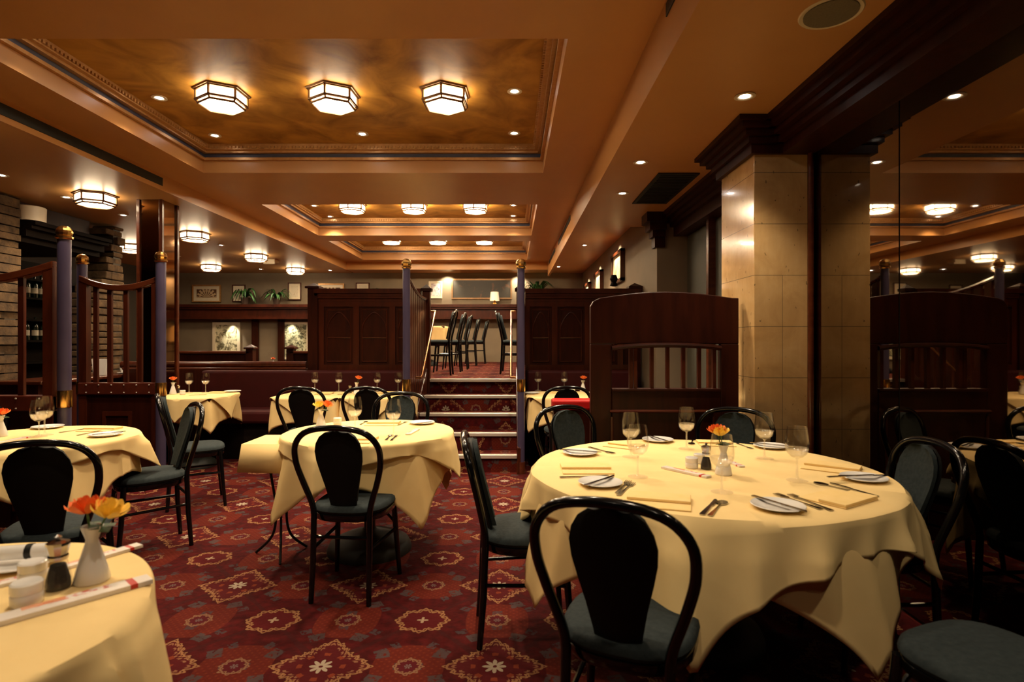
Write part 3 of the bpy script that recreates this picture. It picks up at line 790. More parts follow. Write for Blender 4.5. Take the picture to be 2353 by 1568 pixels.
picture(663, 650, 693, 690, YW, 'mahogany', 'botanic_print', 'narrow framed print of a tall glass beside the spider plant', .05, .02)
picture(733, 652, 792, 694, YW, 'gold_trim', 'arch_print', 'framed arch print peeking above the left partition', .06)
picture(819, 650, 850, 690, YW, 'mahogany', 'botanic_print', 'small framed print peeking above the left partition', .04, .02)
picture(986, 647, 1017, 686, YW, 'cream_paint', 'rosette_print', 'white framed rosette print left of the still life', .02)
picture(1038, 641, 1177, 688, YW, 'bronze', 'still_life', 'long dark still life painting in a gilt frame over the stairs', 0, .035)
picture(490, 741, 553, 812, YW, 'cream_paint', 'tree_print', 'spotlit tree trunk picture in a cream frame, left of two', .0, .06)
picture(643, 740, 712, 826, YW, 'cream_paint', 'wood_print', 'spotlit woodland picture in a cream frame, right of two', .0, .06)
for u, v in ((527, 742), (664, 740)):
    x, z = py(u, v, 12.5); spot(x, 12.52, z + .06, 26, 70, (x, 12.69, z - .35), .02, (1, .9, .68))
for u in (1025, 1192):
    x, z = py(u, 625, 12.3); spot(x, 12.47, 2.80, 42, 100, (x, 12.69, 2.50), .02, (1, .85, .6))
# gallery frames on the right wall
def gpic(y0, y1, z0, z1, lab):
    e = empty('gallery_frame', (1.578, (y0 + y1) / 2, (z0 + z1) / 2)); tag(e, lab, 'picture')
    hy, hz, fw = (y1 - y0) / 2, (z1 - z0) / 2, .04
    fr = MB(); fr.box(-.06, -.002, -hy, hy, hz - fw, hz).box(-.06, -.002, -hy, hy, -hz, -hz + fw).box(-.06, -.002, -hy, -hy + fw, -hz, hz).box(-.06, -.002, hy - fw, hy, -hz, hz)
    fr.build('frame', 'mahogany_red', e)
    MB().box(-.03, -.026, -hy + fw, hy - fw, -hz + fw, hz - fw).build('print', 'tapestry_print', e)
    y = (y0 + y1) / 2; spot(1.36, y, z1 + .20, 60, 95, (1.58, y, z1 - .3), .02, (1, .87, .6))
gpic(7.95, 8.75, 2.17, 2.62, 'lit frame on the gallery wall, nearest of the three')
gpic(9.8, 10.6, 2.0, 2.56, 'lit frame on the gallery wall, middle of the three')
gpic(11.3, 12.1, 2.0, 2.5, 'lit frame on the gallery wall, furthest of the three')
tag(MB().lathe([(.012, 1.81), (.05, 1.82), (.03, 1.86), (.05, 1.90), (.03, 1.95)], 1.25, 6.98, 12).build('finial', 'black_wood', smooth=True), 'x', 'finial')
bpy.data.objects['finial'].location = (.0, 0, .18); bpy.data.objects['finial']['label'] = 'dark turned finial on the end of the right partition'

def plant(x, y, z, s, lab, n=26, droop=1.0, pot=True, name='potted_fern'):
    e = empty(name, (x, y, z)); tag(e, lab, 'plant')
    if pot: MB().lathe([(.06 * s, 0), (.085 * s, .12 * s), (.09 * s, .13 * s), (.075 * s, .13 * s), (.07 * s, .11 * s)], n=16).build('pot', 'terracotta', e, smooth=True)
    b = MB()
    for k in range(n):
        a = 2 * PI * k / n + random.uniform(-.2, .2); L = s * random.uniform(.22, .36); hgt = s * random.uniform(.10, .28)
        d = Vector((math.cos(a), math.sin(a) * (.32 if math.sin(a) > 0 else .8), 0)).normalized() * (1 if math.sin(a) < 0 else (.45 + .55 * abs(math.cos(a)))); q = Vector((-d.y, d.x, 0)); w = .016 * s
        P = []
        for i in range(6):
            t = i / 5; p = d * (L * t) + Vector((0, 0, .12 * s + hgt * math.sin(PI * .75 * t) - droop * .14 * s * t * t))
            ww = w * math.sin(PI * (.12 + .86 * t)) * 1.6
            P += [p - q * ww, p + q * ww]
        b.add(P, [(2*i, 2*i+1, 2*i+3, 2*i+2) for i in range(5)])
    b.build('leaves', 'leaf', e)
    return e
x, _ = py(566, 0, 12.5); plant(x, 12.46, 2.121, 1.15, 'drooping potted palm on the back ledge, leftmost plant', 26, 1.3, name='potted_palm')
x, _ = py(638, 0, 12.5); plant(x, 12.46, 2.121, 1.0, 'bushy spider plant in a dark pot on the back ledge', 34, .9, name='potted_spider_plant')
x, _ = py(858, 0, 12.5); plant(x, 12.46, 2.121, 1.0, 'leafy plant behind the left partition, left of two', 24, .6)
x, _ = py(912, 0, 12.5); plant(x, 12.46, 2.121, .9, 'leafy plant behind the left partition, right of two', 24, .6)
x, _ = py(1236, 0, 12.5); plant(x, 12.46, 2.121, 1.3, 'large dark leafy plant right of the stairs post', 44, .2, name='potted_bush')
e = empty('table_lamp', (py(1137, 0, 12.4)[0], 12.42, 2.121)); tag(e, 'small cream shaded lamp standing before the still life painting', 'lamp')
MB().lathe([(.06, 0), (.05, .02), (.02, .04), (.03, .07), (.012, .09)], n=16).build('base', 'brass', e, smooth=True)
MB().lathe([(.105, .08), (.085, .27)], n=20, cap=False).build('lamp_shade', 'shade_glow', e, smooth=True)

# ------------------------------------------------------------------ chairs
def make_chair():
    e = empty('bentwood_chair'); tag(e, 'x', 'chair')
    A = [(.145, -.19, .44), (.155, -.193, .50), (.195, -.215, .62), (.218, -.238, .72), (.208, -.260, .81), (.140, -.278, .875), (0, -.285, .895)]
    pts = A + [(-x, y, z) for x, y, z in A[-2::-1]]
    MB().tube(pts, .0155, 10, smooth=5).build('bent_hoop', 'black_lacquer', e, smooth=True)
    for s in (-1, 1):
        MB().tube([(s*.15, -.215, 0), (s*.147, -.198, .22), (s*.145, -.19, .44)], [.013, .0155, .0155] , 10).build('rear_leg', 'black_lacquer', e, smooth=True)
        MB().tube([(s*.185, .185, 0), (s*.172, .165, .22), (s*.160, .150, .44)], [.012, .015, .016], 10).build('front_leg', 'black_lacquer', e, smooth=True)
        MB().tube([(s*.147, -.195, .27), (s*.173, .165, .27)], .009, 8).build('side_stretcher', 'black_lacquer', e, smooth=True)
        MB().tube([(s*.167, .158, .30), (s*.10, .155, .37), (s*.05, .10, .425)], .008, 8, smooth=4).build('brace', 'black_lacquer', e, smooth=True)
    MB().tube([(-.147, -.197, .33), (.147, -.197, .33)], .009, 8).build('rear_stretcher', 'black_lacquer', e, smooth=True)
    def outline(s, z):
        P = []
        for k in range(32):
            t = 2 * PI * k / 32; c_, q = math.cos(t), math.sin(t)
            x = abs(c_) ** .72 * (1 if c_ > 0 else -1) * (.195 + .012 * q); y = abs(q) ** .72 * (1 if q > 0 else -1) * .195 - .005
            P.append((x * s, y * s, z))
        return P
    def stack(levels):
        b = MB(); vs = []; [vs.extend(outline(s, z)) for s, z in levels]; n = 32
        fs = [(i*n+k, i*n+(k+1) % n, (i+1)*n+(k+1) % n, (i+1)*n+k) for i in range(len(levels)-1) for k in range(n)]
        fs += [tuple(range(n))[::-1], tuple((len(levels)-1)*n+k for k in range(n))]
        return b.add(vs, fs)
    stack([(.97, .405), (1.0, .412), (1.0, .438), (.97, .442)]).build('seat_frame', 'black_lacquer', e, smooth=True)
    stack([(.98, .442), (1.02, .455), (1.0, .472), (.93, .482), (.6, .487)]).build('seat_cushion', 'green_upholstery', e, smooth=True)
    prof = [(.43, .062), (.50, .070), (.58, .086), (.66, .106), (.72, .119), (.77, .122), (.81, .113), (.845, .092), (.868, .060), (.878, .020)]
    def back(off, thick, sc_, z0):
        b = MB(); n = 9; rows = []
        for z, w_ in prof:
            if z < z0: continue
            y = -.172 - (z - .43) * .235
            row = []
            for k in range(n):
                t = k / (n - 1) * 2 - 1; row.append((w_ * sc_ * t, y + off + .018 * t * t, z * 1.0))
            rows.append(row)
        for sgn in (0, 1):
            for r_ in rows: b.v += [(x, y + (thick * (1 - .35 * (abs(x) / .122) ** 2) if sgn else 0), z) for x, y, z in r_]
        m = len(rows); f = lambda s_, i, k: s_ * m * n + i * n + k
        for i in range(m - 1):
            for k in range(n - 1): b.f += [(f(0,i,k), f(0,i,k+1), f(0,i+1,k+1), f(0,i+1,k)), (f(1,i,k), f(1,i+1,k), f(1,i+1,k+1), f(1,i,k+1))]
            b.f += [(f(0,i,0), f(0,i+1,0), f(1,i+1,0), f(1,i,0)), (f(0,i,n-1), f(1,i,n-1), f(1,i+1,n-1), f(0,i+1,n-1))]
        for k in range(n - 1): b.f += [(f(0,0,k), f(1,0,k), f(1,0,k+1), f(0,0,k+1)), (f(0,m-1,k), f(0,m-1,k+1), f(1,m-1,k+1), f(1,m-1,k))]
        return b
    sh = back(0, .012, 1, 0).build('backrest', 'black_shell', e, smooth=True)
    back(.0125, .022, .93, .49).build('back_pad', 'green_upholstery', sh, smooth=True)
    return e
CH = Proto(make_chair())
def chair(x, y, face, lab, z=0, grp='bentwood dining chairs'):
    """face: direction the sitter looks, degrees, 90 = away from the camera"""
    return CH.put((x, y, z), math.radians(face - 90), lab, 'chair', grp)
chair(.365, 1.75, 66, 'bentwood chair in the foreground, its black back cutting across the big round table')
chair(.065, 2.60, 4, 'bentwood chair seen from the side left of the big round table')
chair(.46, 3.42, -62, 'bentwood chair with green padded back facing camera, before the red topped bench')
chair(1.26, 3.30, -118, 'bentwood chair with green back in front of the marble column')
chair(1.50, 2.42, 178, 'dark bentwood chair between the big round table and the mirror')
chair(1.29, 1.52, 112, 'bentwood chair at the bottom right corner with blue green seat')
chair(-.84, 3.06, 84, 'bentwood chair with its back to the camera at the middle round table')
chair(-.90, 4.36, -90, 'bentwood chair facing camera behind the middle round table')
chair(-1.93, 5.45, 90, 'black backed chair at the left of the two banquette tables before the stairs')
chair(-1.33, 5.45, 90, 'black backed chair directly behind the wine glasses of the middle table')
chair(.51, 5.52, 90, 'black backed chair right of the stairs post')
chair(-2.33, 3.64, 222, 'bentwood chair in side view right of the left round table')
chair(-2.55, 4.62, 31, 'bentwood chair half hidden by the purple post near the corner table')
chair(-2.10, 2.63, 112, 'large dark chair back at the left edge before the left round table')
chair(-3.62, 4.62 - .95, -60, 'bentwood chair on the far side of the left round table')
for i, (x, y) in enumerate(((-.90, 7.9), (-.84, 8.7), (-.80, 9.5), (-.74, 10.8), (-.62, 11.8))):
    chair(x - .15, y, 180, 'dark chair on the raised level, %s in the left row' % ('first', 'second', 'third', 'fourth', 'last')[i], .85, 'chairs on the raised level')
for i, (x, y) in enumerate(((.0, 8.2), (.02, 9.0))):
    chair(x + .05, y, 0, 'dark chair on the raised level, %s in the right row' % ('nearer', 'farther')[i], .85, 'chairs on the raised level')

# ------------------------------------------------------------------ tables
def ray_sq(t, a, phi): t -= phi; return a / max(abs(math.cos(t)), abs(math.sin(t)))
def drape(cx, cy, Rf, ztop, half, phi, amp=.03, flare=.08, ph=0., n=260, gap=.0, nf=8, seed=0, lift=.93, base=.2):
    """square cloth of half size `half` turned by phi, laid over a table of outline Rf(angle)"""
    rnd = random.Random(seed); ph2 = rnd.uniform(0, 6)
    b = MB(); rows = []
    hm = max(half * 1.414 - Rf(phi + PI / 4), .05)
    for k in range(n):
        t = 2 * PI * k / n; rm = ray_sq(t, half, phi)
        c4 = (1 - math.cos(4 * (t - phi))) / 2          # 1 at cloth corners
        rm *= 1 - .03 * c4 ** 6
        R = Rf(t); row = []
        for i in range(7): row.append((min(R, rm) * i / 7 * .999, ztop))
        hang = rm - R; ne = 14
        if hang > 0:
            for i in range(ne + 1):
                s = hang * i / ne; q = .018
                if s < q: a_ = s / q * PI / 2; rr, zz = R + gap + q * math.sin(a_) * .7, ztop - q * (1 - math.cos(a_))
                else: rr, zz = R + gap + q * .7, ztop - q - (s - q) * lift
                u = s / hm
                tw = t - phi - PI / 4 + .10 * u * math.sin(2 * t + ph2)
                f1 = 1 - 2 * abs(math.sin(nf * .5 * tw + ph * .5)) ** .8
                f2 = 1 - 2 * abs(math.sin(nf * .85 * tw + ph2 + .8 * math.sin(3 * t + ph2))) ** 1.2
                fold = f1 * .62 + f2 * .42 + .55 * c4 ** 3
                rr += amp * (fold + base) * min(1, u * 4) * (.35 + 1.0 * u) + flare * u * .5 * (.35 + c4) + (.004 if s > 0 else 0)
                row.append((rr, zz + .006 * math.sin(9 * t + ph2) * (i == ne)))
        else:
            for i in range(ne + 1): row.append((rm * (.86 + .14 * i / ne), ztop))
        rows.append(row)
    m = len(rows[0]); vs = [(cx, cy, ztop)]; fs = []
    for k, row in enumerate(rows):
        t = 2 * PI * k / n
        for r_, z_ in row[1:]: vs.append((cx + r_ * math.cos(t), cy + r_ * math.sin(t), z_))
    mm = m - 1
    for k in range(n):
        k2 = (k + 1) % n; fs.append((0, 1 + k * mm, 1 + k2 * mm))
        for i in range(mm - 1): fs.append((1 + k*mm + i, 1 + k*mm + i + 1, 1 + k2*mm + i + 1, 1 + k2*mm + i))
    return b.add(vs, fs)
def cloth(mb, name, mat, lab, grp):
    o = mb.build(name, mat, smooth=True); tag(o, lab, 'tablecloth', grp)
    s = o.modifiers.new('thick', 'SOLIDIFY'); s.thickness = .0015; s.offset = 1
    return o
def table(cx, cy, Rf, lab, base_r=.26, square=None, z=0, name='round_table'):
    e = empty(name, (cx, cy, z)); tag(e, lab, 'table')
    if square: MB().box(-square, square, -square, square, .715, .742).build('tabletop', 'mahogany_dark', e)
    else: MB().lathe([(.001, .715), (Rf(0) - .01, .715), (Rf(0), .72), (Rf(0), .738), (Rf(0) - .005, .742)], n=48).build('tabletop', 'mahogany_dark', e, smooth=True)
    MB().tube([(0, 0, .05), (0, 0, .715)], .035, 14).build('pedestal', 'iron', e, smooth=True)
    MB().lathe([(base_r, 0), (base_r, .02), (base_r * .93, .06), (base_r * .6, .10), (.05, .13), (.04, .14)], n=36).build('base', 'grille_black', e, smooth=True)
    return e
rd = lambda R: (lambda t: R)
def sq(a): return lambda t: a / (abs(math.cos(t)) ** 8 + abs(math.sin(t)) ** 8) ** .125
TB = (.85, 2.54, .72); TMi = (-.9, 3.60, .485); TL = (-2.79, 3.33, .475); TF = (-1.31, 1.10, .48)
for (cx, cy, R), lab, cor, cor2, h1, h2, nm in (
        (TB, 'big round table', -69, -110, .905, .865, 1), (TMi, 'middle round table', -48, -14, .72, .575, 2),
        (TL, 'left round table', -35, -60, .70, .55, 3), (TF, 'round table in the bottom left corner', -45, 10, .72, .545, 4)):
    Rf = rd(R + .004)
    table(cx, cy, rd(R), {1: 'large round pedestal table right of centre', 2: 'round pedestal table in the middle of the room', 3: 'round pedestal table near the left screen', 4: 'round pedestal table in the bottom left corner'}[nm])
    cloth(drape(cx, cy, Rf, .745, h1, math.radians(cor - 45), .032 if R > .6 else .026, .10, seed=nm, nf=12 if R > .6 else 8, lift=.95), 'tablecloth', 'cream_cloth', 'cream under cloth hanging in points from the ' + lab, 'under cloths of the round tables')
    cloth(drape(cx, cy, rd(R + .016), .750, h2, math.radians(cor2 - 45), .055 if R > .6 else .034, .06 if R > .6 else .04, seed=nm + 9, nf=12 if R > .6 else 8, base=.6, gap=.010, ph=.5), 'table_overlay', 'cream_overlay', 'cream square top cloth over the ' + lab, 'top cloths of the round tables')
# banquette tables
BT_ = [(-3.33, 5.99, .31, 'square table in the back corner left of the banquette', 'back corner table'),
       (-2.10, 6.05, .33, 'square table before the banquette, left of two', 'left banquette table'),
       (-1.40, 6.05, .33, 'square table before the banquette, nearest the stairs', 'banquette table beside the stairs'),
       (.52, 6.07, .34, 'square table right of the stairs', 'table right of the stairs')]
for i, (cx, cy, a, lab, short) in enumerate(BT_):
    table(cx, cy, None, lab, .2, a, name='square_table')
    cloth(drape(cx, cy, sq(a + .004), .745, a + .26, 0, .014, .03, seed=20 + i, nf=12, n=160), 'tablecloth', 'cream_cloth', 'cream under cloth of the ' + short, 'under cloths of the square tables')
    cloth(drape(cx, cy, sq(a + .014), .749, a + .12, PI / 4, .006, .03, seed=30 + i, nf=4, n=160, gap=.008), 'table_overlay', 'cream_overlay', 'cream diamond laid top cloth of the ' + short, 'top cloths of the square tables')
for i, (cx, cy, a) in enumerate(((-1.65, 8.5, .36), (-1.6, 10.8, .36))):
    table(cx, cy, None, 'square table on the raised level, %s the stairs' % ('nearest' if i == 0 else 'further from'), .2, a, .85, 'square_table')
    cloth(drape(cx, cy, sq(a + .004), .745 + .85, a + .26, 0, .014, .03, seed=40 + i, nf=12, n=120), 'tablecloth', 'cream_cloth', 'cream cloth on the raised table %s the stairs' % ('nearest' if i == 0 else 'further from'), 'cloths of the raised tables')
# iron side stand by the middle table
e = empty('side_stand', (-1.42, 3.50, 0)); tag(e, 'small iron side stand with curved legs beside the middle table', 'side stand')
MB().box(-.15, .15, -.15, .15, .69, .705).build('top', 'iron', e)
for a in (50, 170, 290):
    c_, s_ = math.cos(math.radians(a)), math.sin(math.radians(a))
    MB().tube([(c_*.10, s_*.10, .69), (c_*.07, s_*.07, .50), (c_*.035, s_*.035, .28), (c_*.06, s_*.06, .12), (c_*.17, s_*.17, .008)], .008, 8, smooth=5).build('leg', 'iron', e, smooth=True)
MB().tube([(.04*math.cos(t*PI/8), .04*math.sin(t*PI/8), .28) for t in range(16)], .005, 6, closed=True).build('ring', 'iron', e, smooth=True)
b = MB(); b.box(-1.585, -1.255, 3.335, 3.665, .708, .714)
b.add([(-1.585,3.335,.714),(-1.255,3.335,.714),(-1.24,3.31,.545),(-1.60,3.31,.555),(-1.59,3.33,.71),(-1.25,3.33,.71)], [(0,1,2,3)])
b.add([(-1.585,3.335,.714),(-1.60,3.31,.555),(-1.605,3.68,.56),(-1.585,3.665,.714)], [(0,1,2,3)])
b.add([(-1.255,3.335,.714),(-1.24,3.31,.545),(-1.235,3.68,.56),(-1.255,3.665,.714)], [(0,1,2,3)])
cloth(b, 'stand_cloth', 'cream_cloth', 'cream cloth folded square over the iron side stand', None)

# ------------------------------------------------------------------ tableware prototypes
def proto(name, cat): e = empty(name); tag(e, 'x', cat); return e
def solo(mb, name, mat, cat, smooth=True):
    o = mb.build(name, mat, smooth=smooth); tag(o, 'x', cat); return Proto(o)
wg = proto('wine_glass', 'glass')
MB().lathe([(.040, 0), (.040, .0018), (.03, .004), (.008, .008), (.0045, .014), (.004, .08), (.006, .088)], n=28).build('foot_and_stem', 'thick_glass', wg, smooth=True)
MB().lathe([(.006, .088), (.022, .094), (.036, .108), (.043, .128), (.044, .145), (.041, .175), (.035, .212), (.0335, .212), (.0395, .175), (.0425, .145), (.041, .128), (.034, .110), (.020, .097), (.001, .094)], n=32, cap=False).build('bowl', 'clear_glass', wg, smooth=True)
MB().lathe([(.004, .0965), (.020, .0985), (.0335, .1115), (.0402, .1285), (.0405, .1295), (.0385, .1295), (.032, .1135), (.018, .102), (.002, .1005)], n=28, cap=False).build('bowl_base', 'thick_glass', wg, smooth=True)  # extra lining in the bowl, carries the painted bright refraction of the cloth
WG = Proto(wg)
pl = proto('side_plate', 'plate')
MB().lathe([(.050, 0), (.052, .002), (.085, .011), (.088, .013), (.086, .015), (.060, .008), (.045, .005), (.001, .005)], n=40).build('dish', 'ceramic', pl, smooth=True)
PL = Proto(pl)
def flat(outline, z0, z1): return MB().prism(outline, 'z', z0, z1)
kn = [(-.105, -.007), (-.10, -.009), (0, -.006), (.015, -.005), (.02, -.010), (.09, -.009), (.108, .001), (.10, .006), (.015, .005), (0, .006), (-.10, .009), (-.105, .007)]
KN = solo(flat(kn, 0, .0035), 'table_knife', 'steel', 'knife', False)
b = MB().prism([(-.10, -.0095), (0, -.004), (.04, -.004), (.055, -.013), (.068, -.0125), (.068, .0125), (.055, .012), (.04, .003), (0, .003), (-.10, .0085)], 'z', .001, .0035)
for k in range(4):
    y = -.0105 + k * .007; b.prism([(.068, y - .002), (.105, y - .0012), (.105, y + .0012), (.068, y + .002)], 'z', .002, .0045)
FK = solo(b, 'table_fork', 'steel', 'fork', False)
ov = [(.075 + .030 * math.cos(t * PI / 8), .019 * math.sin(t * PI / 8)) for t in range(16)]
b = MB().prism([(-.10, -.0085), (0, -.003), (.05, -.003), (.05, .003), (0, .003), (-.10, .0085)], 'z', .001, .0035).prism(ov, 'z', .001, .004)
SP_ = solo(b, 'table_spoon', 'steel', 'spoon', False)
b = MB().box(-.11, .11, -.085, .085, 0, .004); b.box(-.108, .108, -.082, .03, .0042, .009)
b.add([(-.108, .03, .0042), (.108, .03, .0042), (.108, .05, .006), (-.108, .05, .006)], [(0, 1, 2, 3)])
np_ = proto('folded_napkin', 'napkin')
MB().box(-.11, .11, -.085, .085, 0, .004).build('lower_fold', 'napkin', np_, bevel=.0015)
MB().box(-.109, .109, -.010, .084, .0045, .014).build('upper_fold', 'napkin', np_, bevel=.002)
NP = Proto(np_)
PK = solo(MB().box(-.115, .115, -.018, .018, 0, .008), 'breadstick_packet', 'packet_print', 'packet', False)
pot = proto('candle_pot', 'candle holder')
MB().lathe([(.001, 0), (.026, 0), (.028, .004), (.028, .022), (.027, .024)], n=24).build('lower_dish', 'ceramic', pot, smooth=True)
MB().lathe([(.001, .0245), (.027, .0245), (.028, .027), (.028, .044), (.025, .047), (.001, .046)], n=24).build('upper_dish', 'ceramic', pot, smooth=True)
PT = Proto(pot)
pm = proto('pepper_mill', 'pepper mill')
MB().lathe([(.001, .001), (.022, .001), (.023, .008), (.022, .02), (.014, .052), (.001, .054)], n=20).build('peppercorns', 'pepper', pm, smooth=True)
MB().lathe([(.026, 0), (.027, .01), (.025, .02), (.017, .058), (.016, .064)], n=20, cap=False).build('glass_body', 'clear_glass', pm, smooth=True)
MB().lathe([(.018, .063), (.019, .070), (.017, .074), (.022, .094), (.022, .100), (.012, .104), (.004, .106), (.007, .112), (.001, .116)], n=10).build('crown_top', 'steel', pm)
PM = Proto(pm)
def rose_mesh(s):
    b = MB(); rnd = random.Random(int(s * 1000))
    for ring_, (n, r0, h_, op) in enumerate(((3, .007, .034, .0), (4, .012, .034, .05), (5, .017, .033, .12), (6, .022, .031, .3), (7, .026, .027, .6))):
        for k in range(n):
            a = 2 * PI * k / n + ring_ * .5; P = []
            for i in range(5):
                t = i / 4; r_ = r0 * (.4 + .6 * math.sin(PI * .5 * min(1, t * 1.3))) + op * .014 * t * t; z_ = h_ * t * (1 - .18 * op * t)
                for q in range(5):
                    w_ = (q / 4 - .5) * 2; aa = a + w_ * (2.6 / n) * (.45 + .55 * math.sin(PI * (.15 + .7 * t)))
                    P.append((r_ * math.cos(aa) * s, r_ * math.sin(aa) * s, (z_ - .006 * w_ * w_ * t) * s))
            b.add(P, [(i*5+q, i*5+q+1, i*5+q+6, i*5+q+5) for i in range(4) for q in range(4)])
    return b
def vase(x, y, z, lab, roses, s=1.0, grp='bud vases with roses'):
    """roses: list of (material, dx, dy, dz)"""
    e = empty('bud_vase', (x, y, z)); tag(e, lab, 'vase', grp); e.scale = (s,) * 3
    MB().lathe([(.001, 0), (.034, 0), (.036, .004), (.030, .03), (.014, .085), (.012, .095), (.022, .125), (.020, .125), (.010, .097)], n=24).build('vase_body', 'ceramic', e, smooth=True)
    for m_, dx, dy, dz in roses:
        stem = MB().tube([(0, 0, .05), (dx * .3, dy * .3, .10 + dz * .2), (dx, dy, .125 + dz)], .0022, 6, smooth=3).build('stem', 'stem_green', e, smooth=True)
        r_ = rose_mesh(1.15).xf(Matrix.Translation((dx, dy, .12 + dz)) @ Matrix.Rotation(dx * 8, 4, 'Y')); r_.build('rose', m_, e, smooth=True)
        lf = MB()
        for q in range(3):
            a = q * 2.1 + dx * 40; lx, ly = math.cos(a), math.sin(a)
            c0 = Vector((dx * .6, dy * .6, .11 + dz * .5)); d = Vector((lx, ly, -.1)) * .042; p = Vector((-ly, lx, .2)) * .013
            lf.add([c0, c0 + d * .5 + p, c0 + d, c0 + d * .5 - p], [(0, 1, 2, 3)])
        lf.build('leaves', 'leaf', e)
    return e
ZC = .7525
def P2(u, v, z=ZC): return pz(u, v, z)
def lay(pr, a, b, lab, z=ZC, grp=None, flip=False, scale=1):
    (x0, y0), (x1, y1) = P2(*a, z), P2(*b, z)
    return pr.put(((x0 + x1) / 2, (y0 + y1) / 2, z), math.atan2(y1 - y0, x1 - x0), lab, None, grp, scale)
def at(pr, p, lab, rz=0, z=ZC, grp=None, scale=1):
    x, y = P2(*p, z); return pr.put((x, y, z), math.radians(rz), lab, None, grp, scale)
BG = 'big round table'
# big table --------------------------------------------------
for p, s, lab in (((1450, 1050), 1.02, 'wine glass at the back left of the big table, behind a shorter looking one'), ((1466, 1096), 1.0, 'wine glass in front of the back left glass on the big table'),
                  ((1578, 1032), 1.03, 'wine glass at the far side of the big table, before the dark screen'), ((1659, 1131), 1.02, 'nearest wine glass on the big table, in front of the bud vase'),
                  ((1757, 1054), 1.05, 'wine glass before the marble column on the big table'), ((1832, 1105), 1.04, 'rightmost wine glass on the big table')):
    at(WG, p, lab, 0, grp='wine glasses', scale=s)
plates = [((1334, 1044), (1290, 1038), (1400, 1046), 'left edge, lying flat under a knife'), ((1380, 1114), (1345, 1128), (1425, 1100), 'left front beside two forks'),
          ((1512, 1014), (1490, 1003), (1545, 1020), 'far left behind the wine glasses'), ((1788, 1168), (1714, 1139), (1852, 1180), 'front right nearest the camera'),
          ((1772, 1029), (1740, 1024), (1800, 1030), 'far right before the column'), ((1985, 1103), (1890, 1092), (2020, 1090), 'right edge')]
for p, a, b_, w_ in plates:
    at(PL, p, 'white side plate on the big table, ' + w_, grp='side plates')
    (x0, y0), (x1, y1) = P2(*a, ZC + .016), P2(*b_, ZC + .016)
    cx_, cy_ = P2(*p)
    KN.put((cx_, cy_, ZC + .0155), math.atan2(y1 - y0, x1 - x0), 'butter knife resting on the big table side plate, ' + w_, None, 'butter knives on plates', 1.0)
lay(NP, (1430, 1148), (1600, 1162), 'folded cream napkin at the front of the big table', grp='napkins')
lay(NP, (1985, 1130), (1860, 1165), 'folded cream napkin at the right front of the big table', grp='napkins')
lay(NP, (1850, 1070), (1975, 1085), 'folded cream napkin at the right edge of the big table', grp='napkins')
lay(NP, (1300, 1080), (1395, 1080), 'folded cream napkin at the left edge of the big table', grp='napkins')
lay(NP, (1400, 1022), (1470, 1030), 'folded cream napkin at the back left of the big table', grp='napkins', scale=.85)
lay(NP, (1600, 1020), (1690, 1022), 'folded cream napkin at the far side of the big table', grp='napkins', scale=.85)
lay(FK, (1407, 1152), (1465, 1102), 'fork left of the front napkin, right of the pair', grp='forks')
lay(FK, (1410, 1143), (1452, 1100), 'fork left of the front napkin, left of the pair', grp='forks')
lay(KN, (1608, 1190), (1650, 1145), 'table knife right of the front napkin on the big table', grp='table knives')
lay(SP_, (1626, 1193), (1668, 1148), 'spoon right of the front napkin on the big table', grp='spoons')
lay(FK, (1905, 1178), (1770, 1132), 'fork beside the front right plate, nearer the plate', grp='forks')
lay(FK, (1940, 1186), (1795, 1130), 'fork beside the front right plate, outer one', grp='forks')
lay(KN, (2035, 1148), (1895, 1107), 'table knife along the right napkin of the big table', grp='table knives')
lay(SP_, (2000, 1140), (1865, 1108), 'spoon along the right napkin of the big table', grp='spoons')
lay(KN, (1275, 1099), (1410, 1094), 'table knife in front of the left edge napkin', grp='table knives')
lay(FK, (1345, 1026), (1420, 1046), 'fork beside the left edge plate of the big table', grp='forks')
lay(SP_, (1595, 1004), (1587, 1028), 'dark looking spoon at the far side of the big table', grp='spoons')
lay(FK, (1700, 1022), (1722, 1030), 'fork at the far side of the big table below the green chair', grp='forks', scale=.8)
lay(KN, (1890, 1098), (2020, 1092), 'table knife crossing the right edge plate rim', z=ZC + .021, grp='table knives')
lay(PK, (1508, 1072), (1650, 1103), 'white and red breadstick packet before the candle pots', grp='breadstick packets')
lay(PK, (1650, 1052), (1715, 1078), 'white and red breadstick packet behind the bud vase', grp='breadstick packets', scale=.8)
at(PT, (1590, 1075), 'white candle pot left of the pepper mill on the big table', grp='candle pots')
at(PT, (1607, 1064), 'white candle pot tucked behind the pepper mill on the big table', grp='candle pots', scale=.9)
at(PM, (1623, 1078), 'glass pepper mill with crown top on the big table', grp='pepper mills')
x, y = P2(1663, 1090); vase(x, y, ZC, 'white bud vase with one yellow and orange rose on the big table', [('rose_yellow', -.012, .0, .045), ('rose_orange', -.018, .028, .05)], 1.0)
